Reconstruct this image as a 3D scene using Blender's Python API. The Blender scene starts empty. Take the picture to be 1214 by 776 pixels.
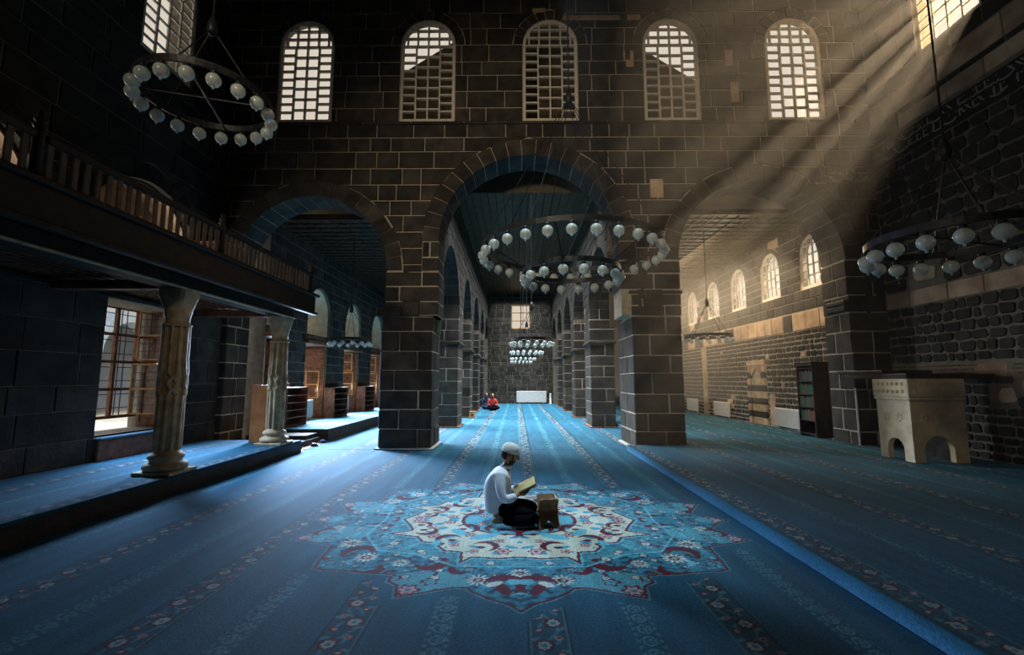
import bpy, math, random
import numpy as np
from mathutils import Vector, Matrix
from mathutils.geometry import tessellate_polygon
R = math.radians; PI = math.pi
scene = bpy.context.scene
COL = scene.collection
rnd = random.Random(7)

# ------------------------------------------------------------------ camera
cam_data = bpy.data.cameras.new('camera'); cam = bpy.data.objects.new('camera', cam_data); COL.objects.link(cam)
cam_data.sensor_width = 36; cam_data.lens = 36 * 540 / 1214; cam_data.clip_end = 200; cam_data.clip_start = .05
cam.location = (0, 0, 1.55); cam.rotation_euler = (R(90) + math.atan(62 / 540), 0, math.atan(5 / 540))
scene.camera = cam
vs = scene.view_settings
vs.view_transform = 'Standard'; vs.look = 'None'; vs.gamma = 1; vs.use_curve_mapping = False; vs.exposure = 0.0

# ------------------------------------------------------------------ world
world = bpy.data.worlds.new('overcast_sky'); scene.world = world; world.use_nodes = True
nt = world.node_tree; bgn = nt.nodes['Background']
bgn.inputs[0].default_value = (1.0, .93, .84, 1); bgn.inputs[1].default_value = .78

# ------------------------------------------------------------------ lights
def area(name, loc, target, size, power, color, spread=180, cam_vis=False):
    l = bpy.data.lights.new(name, 'AREA'); l.shape = 'RECTANGLE'; l.size, l.size_y = size
    l.energy = power; l.color = color; l.spread = R(spread)
    o = bpy.data.objects.new(name, l); COL.objects.link(o); o.location = loc
    o.rotation_euler = (Vector(target) - Vector(loc)).to_track_quat('-Z', 'Y').to_euler()
    o.visible_camera = cam_vis
    return o
def spot(name, loc, target, angle, blend, power, color, radius=.2):
    l = bpy.data.lights.new(name, 'SPOT'); l.spot_size = R(angle); l.spot_blend = blend
    l.energy = power; l.color = color; l.shadow_soft_size = radius
    o = bpy.data.objects.new(name, l); COL.objects.link(o); o.location = loc
    o.rotation_euler = (Vector(target) - Vector(loc)).to_track_quat('-Z', 'Y').to_euler()
    return o
COOL = (.42, .68, 1.0); WARM = (1.0, .80, .55); BLUE = (.25, .45, 1.0)
# low sun coming in over the right wall through its high window (narrow so that only this window passes it)
WIN = Vector((8.45, 8.3, 9.5)); SUND = Vector((600, 455, 520)).normalized()
spot('sunlight_right_window', WIN + SUND * 30, WIN, 9, .35, 2500000, (1, .80, .56), .12)
# daylight of the courtyard windows on the left
area('daylight_left_window', (-6.95, 8.2, 2.3), (-4.7, 7.6, .1), (1.4, 1.0), 110, (.45, .66, 1.0), 100)
for y in (5.3, 8.5): area('daylight_gallery_windows', (-7.68, y, 4.2), (-2, y - .6, 3.2), (1.2, 1.2), 26, (.95, .85, .75))
for y in (14.4, 17.5, 20.6): area('daylight_left_aisle', (-6.55, y, 1.9), (-4.2, y - 1.5, 0), (1.3, 1.6), 500, (.74, .87, 1.0), 88)
area('daylight_left_aisle', (-6.2, 12.6, 2.1), (-3.9, 8.8, 0), (1.2, 1.4), 420, (.55, .72, 1.0), 80)
area('daylight_courtyard', (-11, 9, 9), (-17, 9, 1), (6, 6), 2600, (.8, .9, 1.0))
spot('fill_spot_columns', (5.5, -3.5, 8.0), (-5.2, 8.6, 1.9), 20, 1.0, 600, (1, .80, .55), .5)  # added spot behind the camera, warms the gallery columns
spot('fill_spot_pulpit', (-5.5, -3.5, 8.0), (7.3, 8.4, 1.3), 17, 1.0, 800, (1, .80, .55), .5)  # added fill from behind the camera to brighten the pulpit
# daylight of the right aisle windows
for y in (12.3, 14.4, 16.5, 18.7, 20.9): area('daylight_right_aisle', (7.3, y - .1, 4.8), (4.2, y - 1.0, .3), (1.0, 1.2), 60, (1, .78, .5))
area('right_aisle_ceiling_area', (5.6, 17, 5.6), (7.9, 17, 2.6), (8, 1.5), 200, (1, .74, .46))  # warm area light just under the aisle ceiling, aimed at the wall
# added panel under the nave ceiling, brightens the nave floor
area('fill_panel_nave', (.3, 21.2, 7.1), (.3, 21.25, 0), (3.6, 18), 2100, (.90, .97, 1.0), 86)
# added fill spots: a pool on the medallion, a wash on the front wall
spot('fill_spot_medallion', (.3, 5.2, 10.9), (.15, 5.6, 0), 30, 1.0, 4300, (.62, .86, 1.0), .5)
spot('fill_spot_front_wall', (-3.5, -3.5, 7.5), (.8, 10.4, 5.0), 52, 1.0, 2500, (1, .82, .58), .6)

# ------------------------------------------------------------------ materials
def nodes(m):
    m.use_nodes = True; t = m.node_tree
    return t, t.nodes, t.links, t.nodes['Principled BSDF']
def mat(name, c1, c2=None, scale=6, rough=.85, bump=.2, bdist=.02, metallic=0, vary=0.0, detail=6, spec=.3, fine=0):
    m = bpy.data.materials.new(name); t, N, L, p = nodes(m)
    c2 = c2 or c1
    tc = N.new('ShaderNodeNewGeometry')
    nz = N.new('ShaderNodeTexNoise'); nz.inputs['Scale'].default_value = scale; nz.inputs['Detail'].default_value = detail
    L.new(tc.outputs['Position'], nz.inputs['Vector'])
    ramp = N.new('ShaderNodeValToRGB'); ramp.color_ramp.elements[0].position = .33; ramp.color_ramp.elements[1].position = .68
    ramp.color_ramp.elements[0].color = (*c1, 1); ramp.color_ramp.elements[1].color = (*c2, 1)
    L.new(nz.outputs['Fac'], ramp.inputs[0]); out = ramp.outputs[0]
    if vary:
        oi = N.new('ShaderNodeObjectInfo'); add = N.new('ShaderNodeMath'); add.operation = 'ADD'
        L.new(oi.outputs['Random'], add.inputs[0]); L.new(tc.outputs['Random Per Island'], add.inputs[1])
        fr = N.new('ShaderNodeMath'); fr.operation = 'FRACT'; L.new(add.outputs[0], fr.inputs[0])
        mr = N.new('ShaderNodeMapRange'); mr.inputs['To Min'].default_value = 1 - vary; mr.inputs['To Max'].default_value = 1 + vary
        L.new(fr.outputs[0], mr.inputs['Value'])
        hs = N.new('ShaderNodeHueSaturation'); L.new(mr.outputs[0], hs.inputs['Value']); L.new(out, hs.inputs['Color']); out = hs.outputs[0]
    L.new(out, p.inputs['Base Color'])
    p.inputs['Roughness'].default_value = rough; p.inputs['Metallic'].default_value = metallic
    p.inputs['Specular IOR Level'].default_value = spec
    if bump:
        n2 = N.new('ShaderNodeTexNoise'); n2.inputs['Scale'].default_value = fine or scale * 3; n2.inputs['Detail'].default_value = 8
        L.new(tc.outputs['Position'], n2.inputs['Vector'])
        b = N.new('ShaderNodeBump'); b.inputs['Strength'].default_value = bump; b.inputs['Distance'].default_value = bdist
        L.new(n2.outputs['Fac'], b.inputs['Height']); L.new(b.outputs[0], p.inputs['Normal'])
    return m
STONE = mat('basalt', (.022, .019, .016), (.058, .049, .039), 3, .8, .6, .02, vary=.4, fine=14)
STONED = mat('rubble_basalt', (.018, .016, .014), (.048, .042, .036), 5, .8, .6, .02, vary=.45, fine=20)
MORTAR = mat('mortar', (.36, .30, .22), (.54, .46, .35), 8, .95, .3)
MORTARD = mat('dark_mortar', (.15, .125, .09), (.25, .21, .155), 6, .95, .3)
LIME = mat('limestone', (.36, .23, .15), (.62, .45, .30), 2.5, .85, .35, vary=.25)
LIMEW = mat('pale_carved_stone', (.66, .53, .34), (.86, .73, .52), 5, .8, .5, fine=40)
BRICKM = mat('thin_brick', (.10, .05, .035), (.2, .10, .06), 8, .9, .3, vary=.3)
PLASTER = mat('window_plaster', (.62, .56, .46), (.78, .71, .60), 12, .9, .2)
WOODR = mat('red_brown_wood', (.10, .035, .02), (.24, .095, .05), 9, .55, .3, vary=.2, fine=30)
WOODO = mat('orange_wood', (.34, .12, .035), (.48, .19, .06), 5, .5, .15)
WOODL = mat('honey_wood', (.34, .16, .055), (.52, .27, .10), 9, .5, .2)
WOODD = mat('dark_wood', (.018, .012, .009), (.045, .028, .018), 8, .6, .3, vary=.25)
WOODB = mat('baluster_wood', (.10, .065, .045), (.18, .12, .08), 8, .6, .2, vary=.2)
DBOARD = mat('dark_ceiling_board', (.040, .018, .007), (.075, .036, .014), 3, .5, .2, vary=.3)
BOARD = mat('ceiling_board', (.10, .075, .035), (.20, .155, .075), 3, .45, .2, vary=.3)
IRON = mat('black_iron', (.012, .012, .013), (.035, .036, .04), 12, .45, .2, metallic=.4)
MARBLE = mat('marble_slab', (.4, .4, .38), (.6, .6, .57), 8, .4, .05)
ENAMEL = mat('white_enamel', (.62, .62, .60), (.7, .7, .68), 4, .4, .03)
COLST = mat('column_marble', (.34, .245, .13), (.62, .46, .27), 7, .6, .3, fine=20)
PAVE = mat('courtyard_paving', (.62, .58, .48), (.78, .72, .6), 2, .9, .1)
COURTW = mat('courtyard_stone', (.42, .50, .62), (.60, .66, .74), 1.5, .9, .3)
ROOFM = mat('roof_sheet', (.10, .085, .06), (.16, .13, .09), 2, .8, .1)
SHIRT = mat('white_shirt', (.66, .68, .78), (.78, .80, .86), 10, .85, .5, .012, fine=9)
TROUS = mat('black_trousers', (.003, .003, .005), (.007, .007, .010), 10, .95, .3, .01, spec=.02)
SKIN = mat('skin', (.32, .16, .09), (.42, .22, .13), 20, .6, .05)
HAIR = mat('dark_hair', (.01, .007, .005), (.03, .02, .015), 60, .7, .4, fine=200)
CAPM = mat('knit_cap', (.72, .72, .64), (.85, .85, .78), 60, .9, .5, .004, fine=160)
PAPER = mat('book_page', (.62, .48, .24), (.74, .60, .32), 30, .8, .05)
COVER = mat('book_cover', (.08, .03, .02), (.12, .05, .03), 10, .5, .05)
REDS = mat('red_shirt', (.35, .03, .03), (.42, .05, .04), 10, .9, 0)
BLUES = mat('navy_cloth', (.01, .02, .06), (.02, .03, .09), 10, .9, 0)
SOCK = mat('beige_sock', (.4, .3, .2), (.5, .38, .26), 20, .9, .1)
BOOKS = [mat(n, c, None, 5, .6, 0) for n, c in (('green_book', (.02, .14, .07)), ('dark_green_book', (.01, .07, .05)), ('red_book', (.25, .03, .02)), ('brown_book', (.14, .06, .03)), ('teal_book', (.02, .13, .13)))]
INK = mat('inscription_relief', (.30, .28, .24), (.42, .39, .33), 12, .8, .1)
BANDM = mat('inscription_ground', (.012, .012, .012), (.03, .028, .026), 5, .8, .3)

def glass_mat(name, tint, t):
    m = bpy.data.materials.new(name); m.use_nodes = True; N = m.node_tree.nodes; L = m.node_tree.links
    N.remove(N['Principled BSDF']); out = N['Material Output']
    a = N.new('ShaderNodeBsdfTransparent'); a.inputs[0].default_value = (*tint, 1)
    b = N.new('ShaderNodeBsdfGlossy'); b.inputs['Roughness'].default_value = .15; b.inputs[0].default_value = (.8, .8, .8, 1)
    mx = N.new('ShaderNodeMixShader'); mx.inputs[0].default_value = 1 - t
    L.new(a.outputs[0], mx.inputs[1]); L.new(b.outputs[0], mx.inputs[2]); L.new(mx.outputs[0], out.inputs[0])
    return m
GLASS = glass_mat('window_glass', (1, .98, .94), .94)
GLOBE = bpy.data.materials.new('globe_glass')
t_, N_, L_, p_ = nodes(GLOBE)
p_.inputs['Base Color'].default_value = (.62, .70, .66, 1); p_.inputs['Roughness'].default_value = .22
p_.inputs['Specular IOR Level'].default_value = .8; p_.inputs['Alpha'].default_value = .6
p_.inputs['Subsurface Weight'].default_value = 0

# ------------------------------------------------------------------ helpers
def tag(o, label=None, cat=None, group=None, kind=None):
    if label: o['label'] = label
    if cat: o['category'] = cat
    if group: o['group'] = group
    if kind: o['kind'] = kind
    return o
def empty(name, loc=(0, 0, 0), rz=0, parent=None):
    o = bpy.data.objects.new(name, None); COL.objects.link(o); o.location = loc; o.rotation_euler = (0, 0, rz)
    o.empty_display_size = .2
    if parent: o.parent = parent
    return o
def link(name, me, parent=None, loc=None):
    o = bpy.data.objects.new(name, me); COL.objects.link(o)
    if parent: o.parent = parent
    if loc is not None: o.location = loc
    return o
def mkmesh(name, V, F, m, smooth=False):
    me = bpy.data.meshes.new(name); me.from_pydata(V, [], F)
    if m: me.materials.append(m)
    if smooth: me.polygons.foreach_set('use_smooth', [True] * len(me.polygons))
    me.update(); return me
class MB:
    def __init__(s): s.V = []; s.F = []
    def add(s, V, F):
        o = len(s.V); s.V += [tuple(v) for v in V]; s.F += [tuple(i + o for i in f) for f in F]; return s
    def box(s, x0, x1, y0, y1, z0, z1, M=None):
        V = [(x, y, z) for z in (z0, z1) for y in (y0, y1) for x in (x0, x1)]
        if M: V = [M @ Vector(v) for v in V]
        return s.add(V, [(0, 2, 3, 1), (4, 5, 7, 6), (0, 1, 5, 4), (2, 6, 7, 3), (0, 4, 6, 2), (1, 3, 7, 5)])
    def cbox(s, x0, x1, y0, y1, z0, z1, c=.012, M=None):
        # chamfered box (all vertical and horizontal edges eased)
        V = []; sx = (x0, x1); sy = (y0, y1); sz = (z0, z1)
        idx = {}
        for i in (0, 1):
            for j in (0, 1):
                for k in (0, 1):
                    x, y, z = sx[i], sy[j], sz[k]; dx, dy, dz = (c if i == 0 else -c), (c if j == 0 else -c), (c if k == 0 else -c)
                    idx[i, j, k, 0] = len(V); V.append((x, y + dy, z + dz))
                    idx[i, j, k, 1] = len(V); V.append((x + dx, y, z + dz))
                    idx[i, j, k, 2] = len(V); V.append((x + dx, y + dy, z))
        F = []
        g = lambda i, j, k, a: idx[i, j, k, a]
        for i in (0, 1):
            F.append((g(i, 0, 0, 0), g(i, 1, 0, 0), g(i, 1, 1, 0), g(i, 0, 1, 0)))
            F.append((g(0, i, 0, 1), g(1, i, 0, 1), g(1, i, 1, 1), g(0, i, 1, 1)))
            F.append((g(0, 0, i, 2), g(1, 0, i, 2), g(1, 1, i, 2), g(0, 1, i, 2)))
            for j in (0, 1):
                F.append((g(i, j, 0, 0), g(i, j, 1, 0), g(i, j, 1, 1), g(i, j, 0, 1)))
                F.append((g(i, 0, j, 0), g(i, 1, j, 0), g(i, 1, j, 2), g(i, 0, j, 2)))
                F.append((g(0, i, j, 1), g(1, i, j, 1), g(1, i, j, 2), g(0, i, j, 2)))
                for k in (0, 1): F.append((g(i, j, k, 0), g(i, j, k, 1), g(i, j, k, 2)))
        if M: V = [M @ Vector(v) for v in V]
        return s.add(V, F)
    def tube(s, a, b, r0, r1=None, n=8, cap=True):
        a, b = Vector(a), Vector(b); r1 = r0 if r1 is None else r1
        d = (b - a).normalized(); u = d.orthogonal().normalized(); w = d.cross(u)
        V = []
        for p, r in ((a, r0), (b, r1)):
            for i in range(n):
                t = 2 * PI * i / n; V.append(p + u * (r * math.cos(t)) + w * (r * math.sin(t)))
        F = [(i, (i + 1) % n, n + (i + 1) % n, n + i) for i in range(n)]
        if cap: F += [tuple(range(n - 1, -1, -1)), tuple(range(n, 2 * n))]
        return s.add(V, F)
    def lathe(s, prof, n=16, c=(0, 0, 0), fn=None):
        V = []; k = len(prof)
        for r, z in prof:
            for i in range(n):
                t = 2 * PI * i / n; rr = r * (fn(t, z) if fn else 1)
                V.append((c[0] + rr * math.cos(t), c[1] + rr * math.sin(t), c[2] + z))
        F = [(j * n + i, j * n + (i + 1) % n, (j + 1) * n + (i + 1) % n, (j + 1) * n + i) for j in range(k - 1) for i in range(n)]
        F += [tuple(range(n - 1, -1, -1)), tuple(range((k - 1) * n, k * n))]
        return s.add(V, F)
    def ring(s, c, r, w, h, n=48):
        V = []
        for i in range(n):
            t = 2 * PI * i / n
            for rr, z in ((r - w, -h / 2), (r + w, -h / 2), (r + w, h / 2), (r - w, h / 2)):
                V.append((c[0] + rr * math.cos(t), c[1] + rr * math.sin(t), c[2] + z))
        F = [(4 * i + k, 4 * i + (k + 1) % 4, 4 * ((i + 1) % n) + (k + 1) % 4, 4 * ((i + 1) % n) + k) for i in range(n) for k in range(4)]
        return s.add(V, F)
    def poly(s, pts, w0, w1, f):      # solid prism of a 2D outline between two depths
        n = len(pts)
        tri = tessellate_polygon([[Vector((p[0], p[1], 0)) for p in pts]])
        V = [f(p[0], p[1], w0) for p in pts] + [f(p[0], p[1], w1) for p in pts]
        F = [tuple(t) for t in tri] + [tuple(i + n for i in t) for t in tri] + [(i, (i + 1) % n, n + (i + 1) % n, n + i) for i in range(n)]
        return s.add(V, F)
    def mesh(s, name, m, smooth=False): return mkmesh(name, s.V, s.F, m, smooth)
    def build(s, name, m, parent=None, smooth=False, loc=None): return link(name, s.mesh(name, m, smooth), parent, loc)

def plate(name, m, outer, holes, w0, w1, f, parent=None, kind=None):
    loops = [outer] + holes; pts = [p for l in loops for p in l]
    tri = tessellate_polygon([[Vector((p[0], p[1], 0)) for p in l] for l in loops])
    n = len(pts)
    V = [f(p[0], p[1], w0) for p in pts] + [f(p[0], p[1], w1) for p in pts]
    F = [tuple(t) for t in tri] + [tuple(i + n for i in t) for t in tri]; k = 0
    for l in loops:
        q = len(l); F += [(k + i, k + (i + 1) % q, n + k + (i + 1) % q, n + k + i) for i in range(q)]; k += q
    o = link(name, mkmesh(name, V, F, m), parent)
    if kind: o['kind'] = kind
    return o
# planes: f(u, v, w) with w = proud of the face
def plane_front(Y): return lambda u, v, w: (u, Y - w, v)
def plane_left(X): return lambda u, v, w: (X + w, u, v)
def plane_right(X): return lambda u, v, w: (X - w, u, v)

def offset_poly(P, d):
    n = len(P); A = sum(P[i][0] * P[(i + 1) % n][1] - P[(i + 1) % n][0] * P[i][1] for i in range(n))
    s = 1 if A > 0 else -1; out = []
    for i in range(n):
        a, b, c = P[i - 1], P[i], P[(i + 1) % n]
        e1 = (b[0] - a[0], b[1] - a[1]); e2 = (c[0] - b[0], c[1] - b[1])
        l1 = math.hypot(*e1) or 1e-6; l2 = math.hypot(*e2) or 1e-6
        n1 = (-e1[1] / l1 * s, e1[0] / l1 * s); n2 = (-e2[1] / l2 * s, e2[0] / l2 * s)
        m = (n1[0] + n2[0], n1[1] + n2[1]); k = max(.35, (1 + n1[0] * n2[0] + n1[1] * n2[1]))
        out.append((b[0] + m[0] / k * d, b[1] + m[1] / k * d))
    return out
class ArchZ:      # an arched exclusion zone
    def __init__(s, c, half, v0, spring): s.c, s.h, s.v0, s.sp = c, half, v0, spring
    def w(s, v):
        if v < s.v0 - 1e-4: return 0
        if v <= s.sp: return s.h
        d = v - s.sp
        return math.sqrt(s.h ** 2 - d * d) if d < s.h else 0
class RectZ:
    def __init__(s, a, b, v0, v1): s.c = (a + b) / 2; s.h = (b - a) / 2; s.v0, s.v1 = v0, v1
    def w(s, v): return s.h if s.v0 - 1e-4 <= v <= s.v1 + 1e-4 else 0
def courses(v0, v1, h, keys, rg, var=.12):
    ks = sorted(set([v0, v1] + [k for k in keys if v0 < k < v1])); out = [v0]
    for a, b in zip(ks, ks[1:]):
        n = max(1, round((b - a) / h)); ws = [1 + rg.uniform(-var, var) for _ in range(n)]; t = sum(ws); x = a
        for w in ws: x += (b - a) * w / t; out.append(x)
    return out
def fill(u0, u1, vs_, zones, lens, rg):
    """stones of a coursed wall as 2D outlines"""
    out = []
    for a, b in zip(vs_, vs_[1:]):
        e = (b - a) * .04; sv = [a + e + (b - a - 2 * e) * i / 4 for i in range(5)]
        zs = [z for z in zones if max(z.w(v) for v in sv) > 0]; zs.sort(key=lambda z: z.c)
        bounds = [('c', None)] + zs
        L = [u0] * 5
        segs = []
        for z in zs:
            segs.append((L, [z.c - z.w(v) for v in sv])); L = [z.c + z.w(v) for v in sv]
        segs.append((L, [u1] * 5))
        for Lc, Rc in segs:
            m0, m1 = max(Lc), min(Rc)
            if sum(r - l for l, r in zip(Lc, Rc)) / 5 < .07: continue
            x = m0; J = []
            if m1 - m0 > lens[0] * 1.2:
                x = m0 + rg.uniform(.3, 1) * lens[0]
                while x < m1 - lens[0] * .5: J.append(x); x += rg.uniform(*lens)
            lefts = [Lc] + [[j] * 5 for j in J]; rights = [[j] * 5 for j in J] + [Rc]
            for l, r in zip(lefts, rights):
                def curve(c): return [(c[i], (a, sv[1], sv[2], sv[3], b)[i]) for i in range(5)] if max(c) - min(c) > .01 else [(c[0], a), (c[0], b)]
                r = [max(rr, ll + .015) for rr, ll in zip(r, l)]
                Pq = curve(l) + curve(r)[::-1]
                out.append(Pq)
    return out
def stone_mesh(P, f, gap, relief, bev, rg, rough=False):
    if rough:
        xs = [p[0] for p in P]; ys = [p[1] for p in P]
        if len(P) == 4:
            a, b, c, d = min(xs), max(xs), min(ys), max(ys); q = min(b - a, d - c) * .22
            J = lambda x, y: (x + rg.uniform(-.35, .35) * q, y + rg.uniform(-.35, .35) * q)
            P = [J(a, c + q), J(a, d - q), J(a + q, d), J(b - q, d), J(b, d - q), J(b, c + q), J(b - q, c), J(a + q, c)]
    P1 = offset_poly(P, gap / 2); P2 = offset_poly(P, gap / 2 + bev)
    n = len(P); h = relief * rg.uniform(.6, 1.25); tx = rg.uniform(-1, 1) * relief * .25
    cx = sum(p[0] for p in P) / n; wd = max(abs(p[0] - cx) for p in P) or 1
    V = [f(p[0], p[1], 0) for p in P1] + [f(p[0], p[1], h + tx * (p[0] - cx) / wd) for p in P2]
    F = [(i, (i + 1) % n, n + (i + 1) % n, n + i) for i in range(n)] + [tuple(range(n, 2 * n))]
    return V, F
def lay(parent, polys, f, m, rg, name='stone', limit=300, gap=.019, relief=.02, bev=.012, rough=False, alt=None, key=None, stuffname='small_stones'):
    """put stones on a wall: the first `limit` as parts, the rest joined as stuff"""
    if key: polys = sorted(polys, key=key)
    st = MB(); alts = MB()
    for i, P in enumerate(polys):
        V, F = stone_mesh(P, f, gap, relief, bev, rg, rough)
        c = (sum(p[0] for p in P) / len(P), sum(p[1] for p in P) / len(P))
        mm = alt(c, rg) if alt else None
        if i < limit: link(name, mkmesh(name, V, F, mm or m), parent)
        elif mm: alts.add(V, F); am = mm
        else: st.add(V, F)
    if st.V: tag(st.build(stuffname, m, parent), kind='stuff')
    if alts.V: tag(alts.build('pale_stones', am, parent), kind='stuff')
def arc(c, sp, r, n=20, a0=PI, a1=0): return [(c + r * math.cos(a0 + (a1 - a0) * i / n), sp + r * math.sin(a0 + (a1 - a0) * i / n)) for i in range(n + 1)]
def voussoirs(parent, c, sp, r, Ro, n, f, w0, w1, m, rg, name='voussoir', gap=.018, stuff=False, splits=2):
    B = MB()
    for i in range(n):
        a0 = PI * i / n + gap / 2 / r; a1 = PI * (i + 1) / n - gap / 2 / r; k = 3
        ro = Ro * rg.uniform(.985, 1.015)
        P = [(c + ro * math.cos(a0 + (a1 - a0) * j / k), sp + ro * math.sin(a0 + (a1 - a0) * j / k)) for j in range(k + 1)]
        P += [(c + r * math.cos(a1 + (a0 - a1) * j / k), sp + r * math.sin(a1 + (a0 - a1) * j / k)) for j in range(k + 1)]
        cut = w0 + (w1 - w0) * rg.uniform(.35, .65)
        for q, (p0, p1) in enumerate(((w0, cut - gap / 2), (cut + gap / 2, w1)) if splits == 2 else ((w0, w1),)):
            b = B if stuff else MB(); b.poly(P, p0, p1 + rg.uniform(0, .008), f)
            if not stuff: b.build(name, m, parent)
    if stuff: tag(B.build('voussoirs', m, parent), kind='stuff')

# ------------------------------------------------------------------ carpet pattern
OUT = [(0, 2.07), (.11, 1.95), (.24, 1.88), (.38, 1.76), (.41, 1.71), (.5, 1.70), (.69, 1.78), (.92, 1.87), (.96, 1.66), (1.05, 1.59), (1.04, 1.47), (1.26, 1.45), (1.49, 1.40), (1.64, 1.39), (1.73, 1.35), (1.76, 1.16), (1.79, .83), (1.97, .77), (2.26, .65), (2.2, .56), (2.04, .29), (2.2, .1), (2.37, 0)]
BEI = [(0, 1.1), (.2, 1.13), (.42, 1.1), (.52, 1.24), (.54, .98), (.70, .95), (.78, .82), (.74, .76), (.95, .72), (1.02, .58), (1.36, .48), (1.12, .36), (1.2, .18), (1.3, 0)]
OCT = [(0, 1.3), (.55, 1.3), (.95, 1.02), (1.30, .95), (1.55, .52), (1.5, .0)]
def sdf(A, B, poly):   # signed distance of the 4-fold symmetric closed outline, + inside
    P = poly + [(0, 0)]; n = len(P)
    d = np.full(A.shape, 1e9); ins = np.zeros(A.shape, bool)
    for i in range(n):
        x0, y0 = P[i]; x1, y1 = P[(i + 1) % n]
        if i < n - 2:
            ex, ey = x1 - x0, y1 - y0; t = np.clip(((A - x0) * ex + (B - y0) * ey) / (ex * ex + ey * ey), 0, 1)
            d = np.minimum(d, np.hypot(A - x0 - t * ex, B - y0 - t * ey))
        cr = ((y0 > B) != (y1 > B)); ins ^= cr & (A < (x1 - x0) * (B - y0) / ((y1 - y0) or 1e-9) + x0)
    return np.where(ins, d, -d)
C_BASE = np.array((.010, .080, .138)); C_DARK = np.array((.008, .035, .06)); C_TEAL = np.array((.035, .19, .27)); C_LT = np.array((.10, .36, .46))
C_PALE = np.array((.50, .54, .50)); C_MAR = np.array((.085, .008, .02)); C_PINK = np.array((.45, .28, .30)); C_MID = np.array((.022, .13, .20))
MED = (.03, 5.3)
def paint(c, m, col): c[m] = col
def stripes_main(X, Y, c, xc, hw=.13):
    u = X - xc; m = np.abs(u) < hw
    if not m.any(): return
    uu = u[m]; vv = Y[m]; cc = np.tile(C_DARK * .6 + C_MID * .5, (uu.size, 1))
    v = vv / .25; k = np.floor(v); fv = v - k; sg = np.where(k % 2 == 0, 1, -1)
    vine = np.abs(uu - .06 * np.sin(vv / .25 * PI + .8)) < .010; cc[vine] = C_LT * .55
    leaf = np.abs(uu + .055 * np.sin(vv / .15 * PI)) < .012; cc[leaf & (np.sin(vv * 37) > -.3)] = C_TEAL * 1.1
    lf = (np.hypot((uu - .085 * np.sin(vv / .125 * PI)) / .03, ((vv / .125) % 1 - .5) * .125 / .022) < 1); cc[lf] = C_LT * .6
    d = np.hypot(uu - .035 * sg, (fv - .5) * .25 * .95)
    a = np.arctan2((fv - .5) * .25, uu - .035 * sg); rr = .052 + .006 * np.cos(8 * a)
    cc[d < rr] = C_PALE * .55 + C_LT * .3; cc[(d < rr + .007) & (d > rr - .012)] = C_MAR; cc[d < .018] = C_TEAL
    d2 = np.hypot(uu + .06 * sg, (fv - .15) * .30); cc[(d2 < .03)] = C_MAR; cc[d2 < .018] = C_PINK
    d3 = np.hypot(uu + .055 * sg, (fv - .8) * .30); cc[(d3 < .026)] = C_PINK * .8; cc[d3 < .012] = C_MAR
    e = np.abs(uu); cc[(e > hw - .012)] = C_DARK; cc[(e > hw - .022) & (e < hw - .012)] = C_LT * .55
    c[m] = cc * .72
def stripes_lace(X, Y, c, xc):
    u = X - xc; m = np.abs(u) < .075
    if not m.any(): return
    uu = u[m]; vv = Y[m]; cc = np.tile(C_BASE, (uu.size, 1))
    v = vv / .13; f = v - np.floor(v)
    d = np.hypot(uu / .9, (f - .5) * .13); a = np.arctan2((f - .5), uu)
    cc[(d < .052) & (d > .04)] = C_LT * .55; cc[(d < .03) & (np.cos(5 * a) > -.2)] = C_LT * .45
    e = np.abs(uu); cc[(e > .055) & (np.sin(vv * 95) > 0)] = C_LT * .42
    c[m] = cc
MAINS = [-6.1, -4.85, -3.6, -2.33, -1.08, .2, 1.43, 2.62, 4.0, 5.3, 6.6, 7.6]; LACES = [-5.5, -4.35, -2.98, -1.72, -.48, .80, 2.05, 3.3, 4.65, 5.95, 7.2]
def in_med(a, b): return float(sdf(np.array([a]), np.array([b]), OUT)[0])
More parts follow.
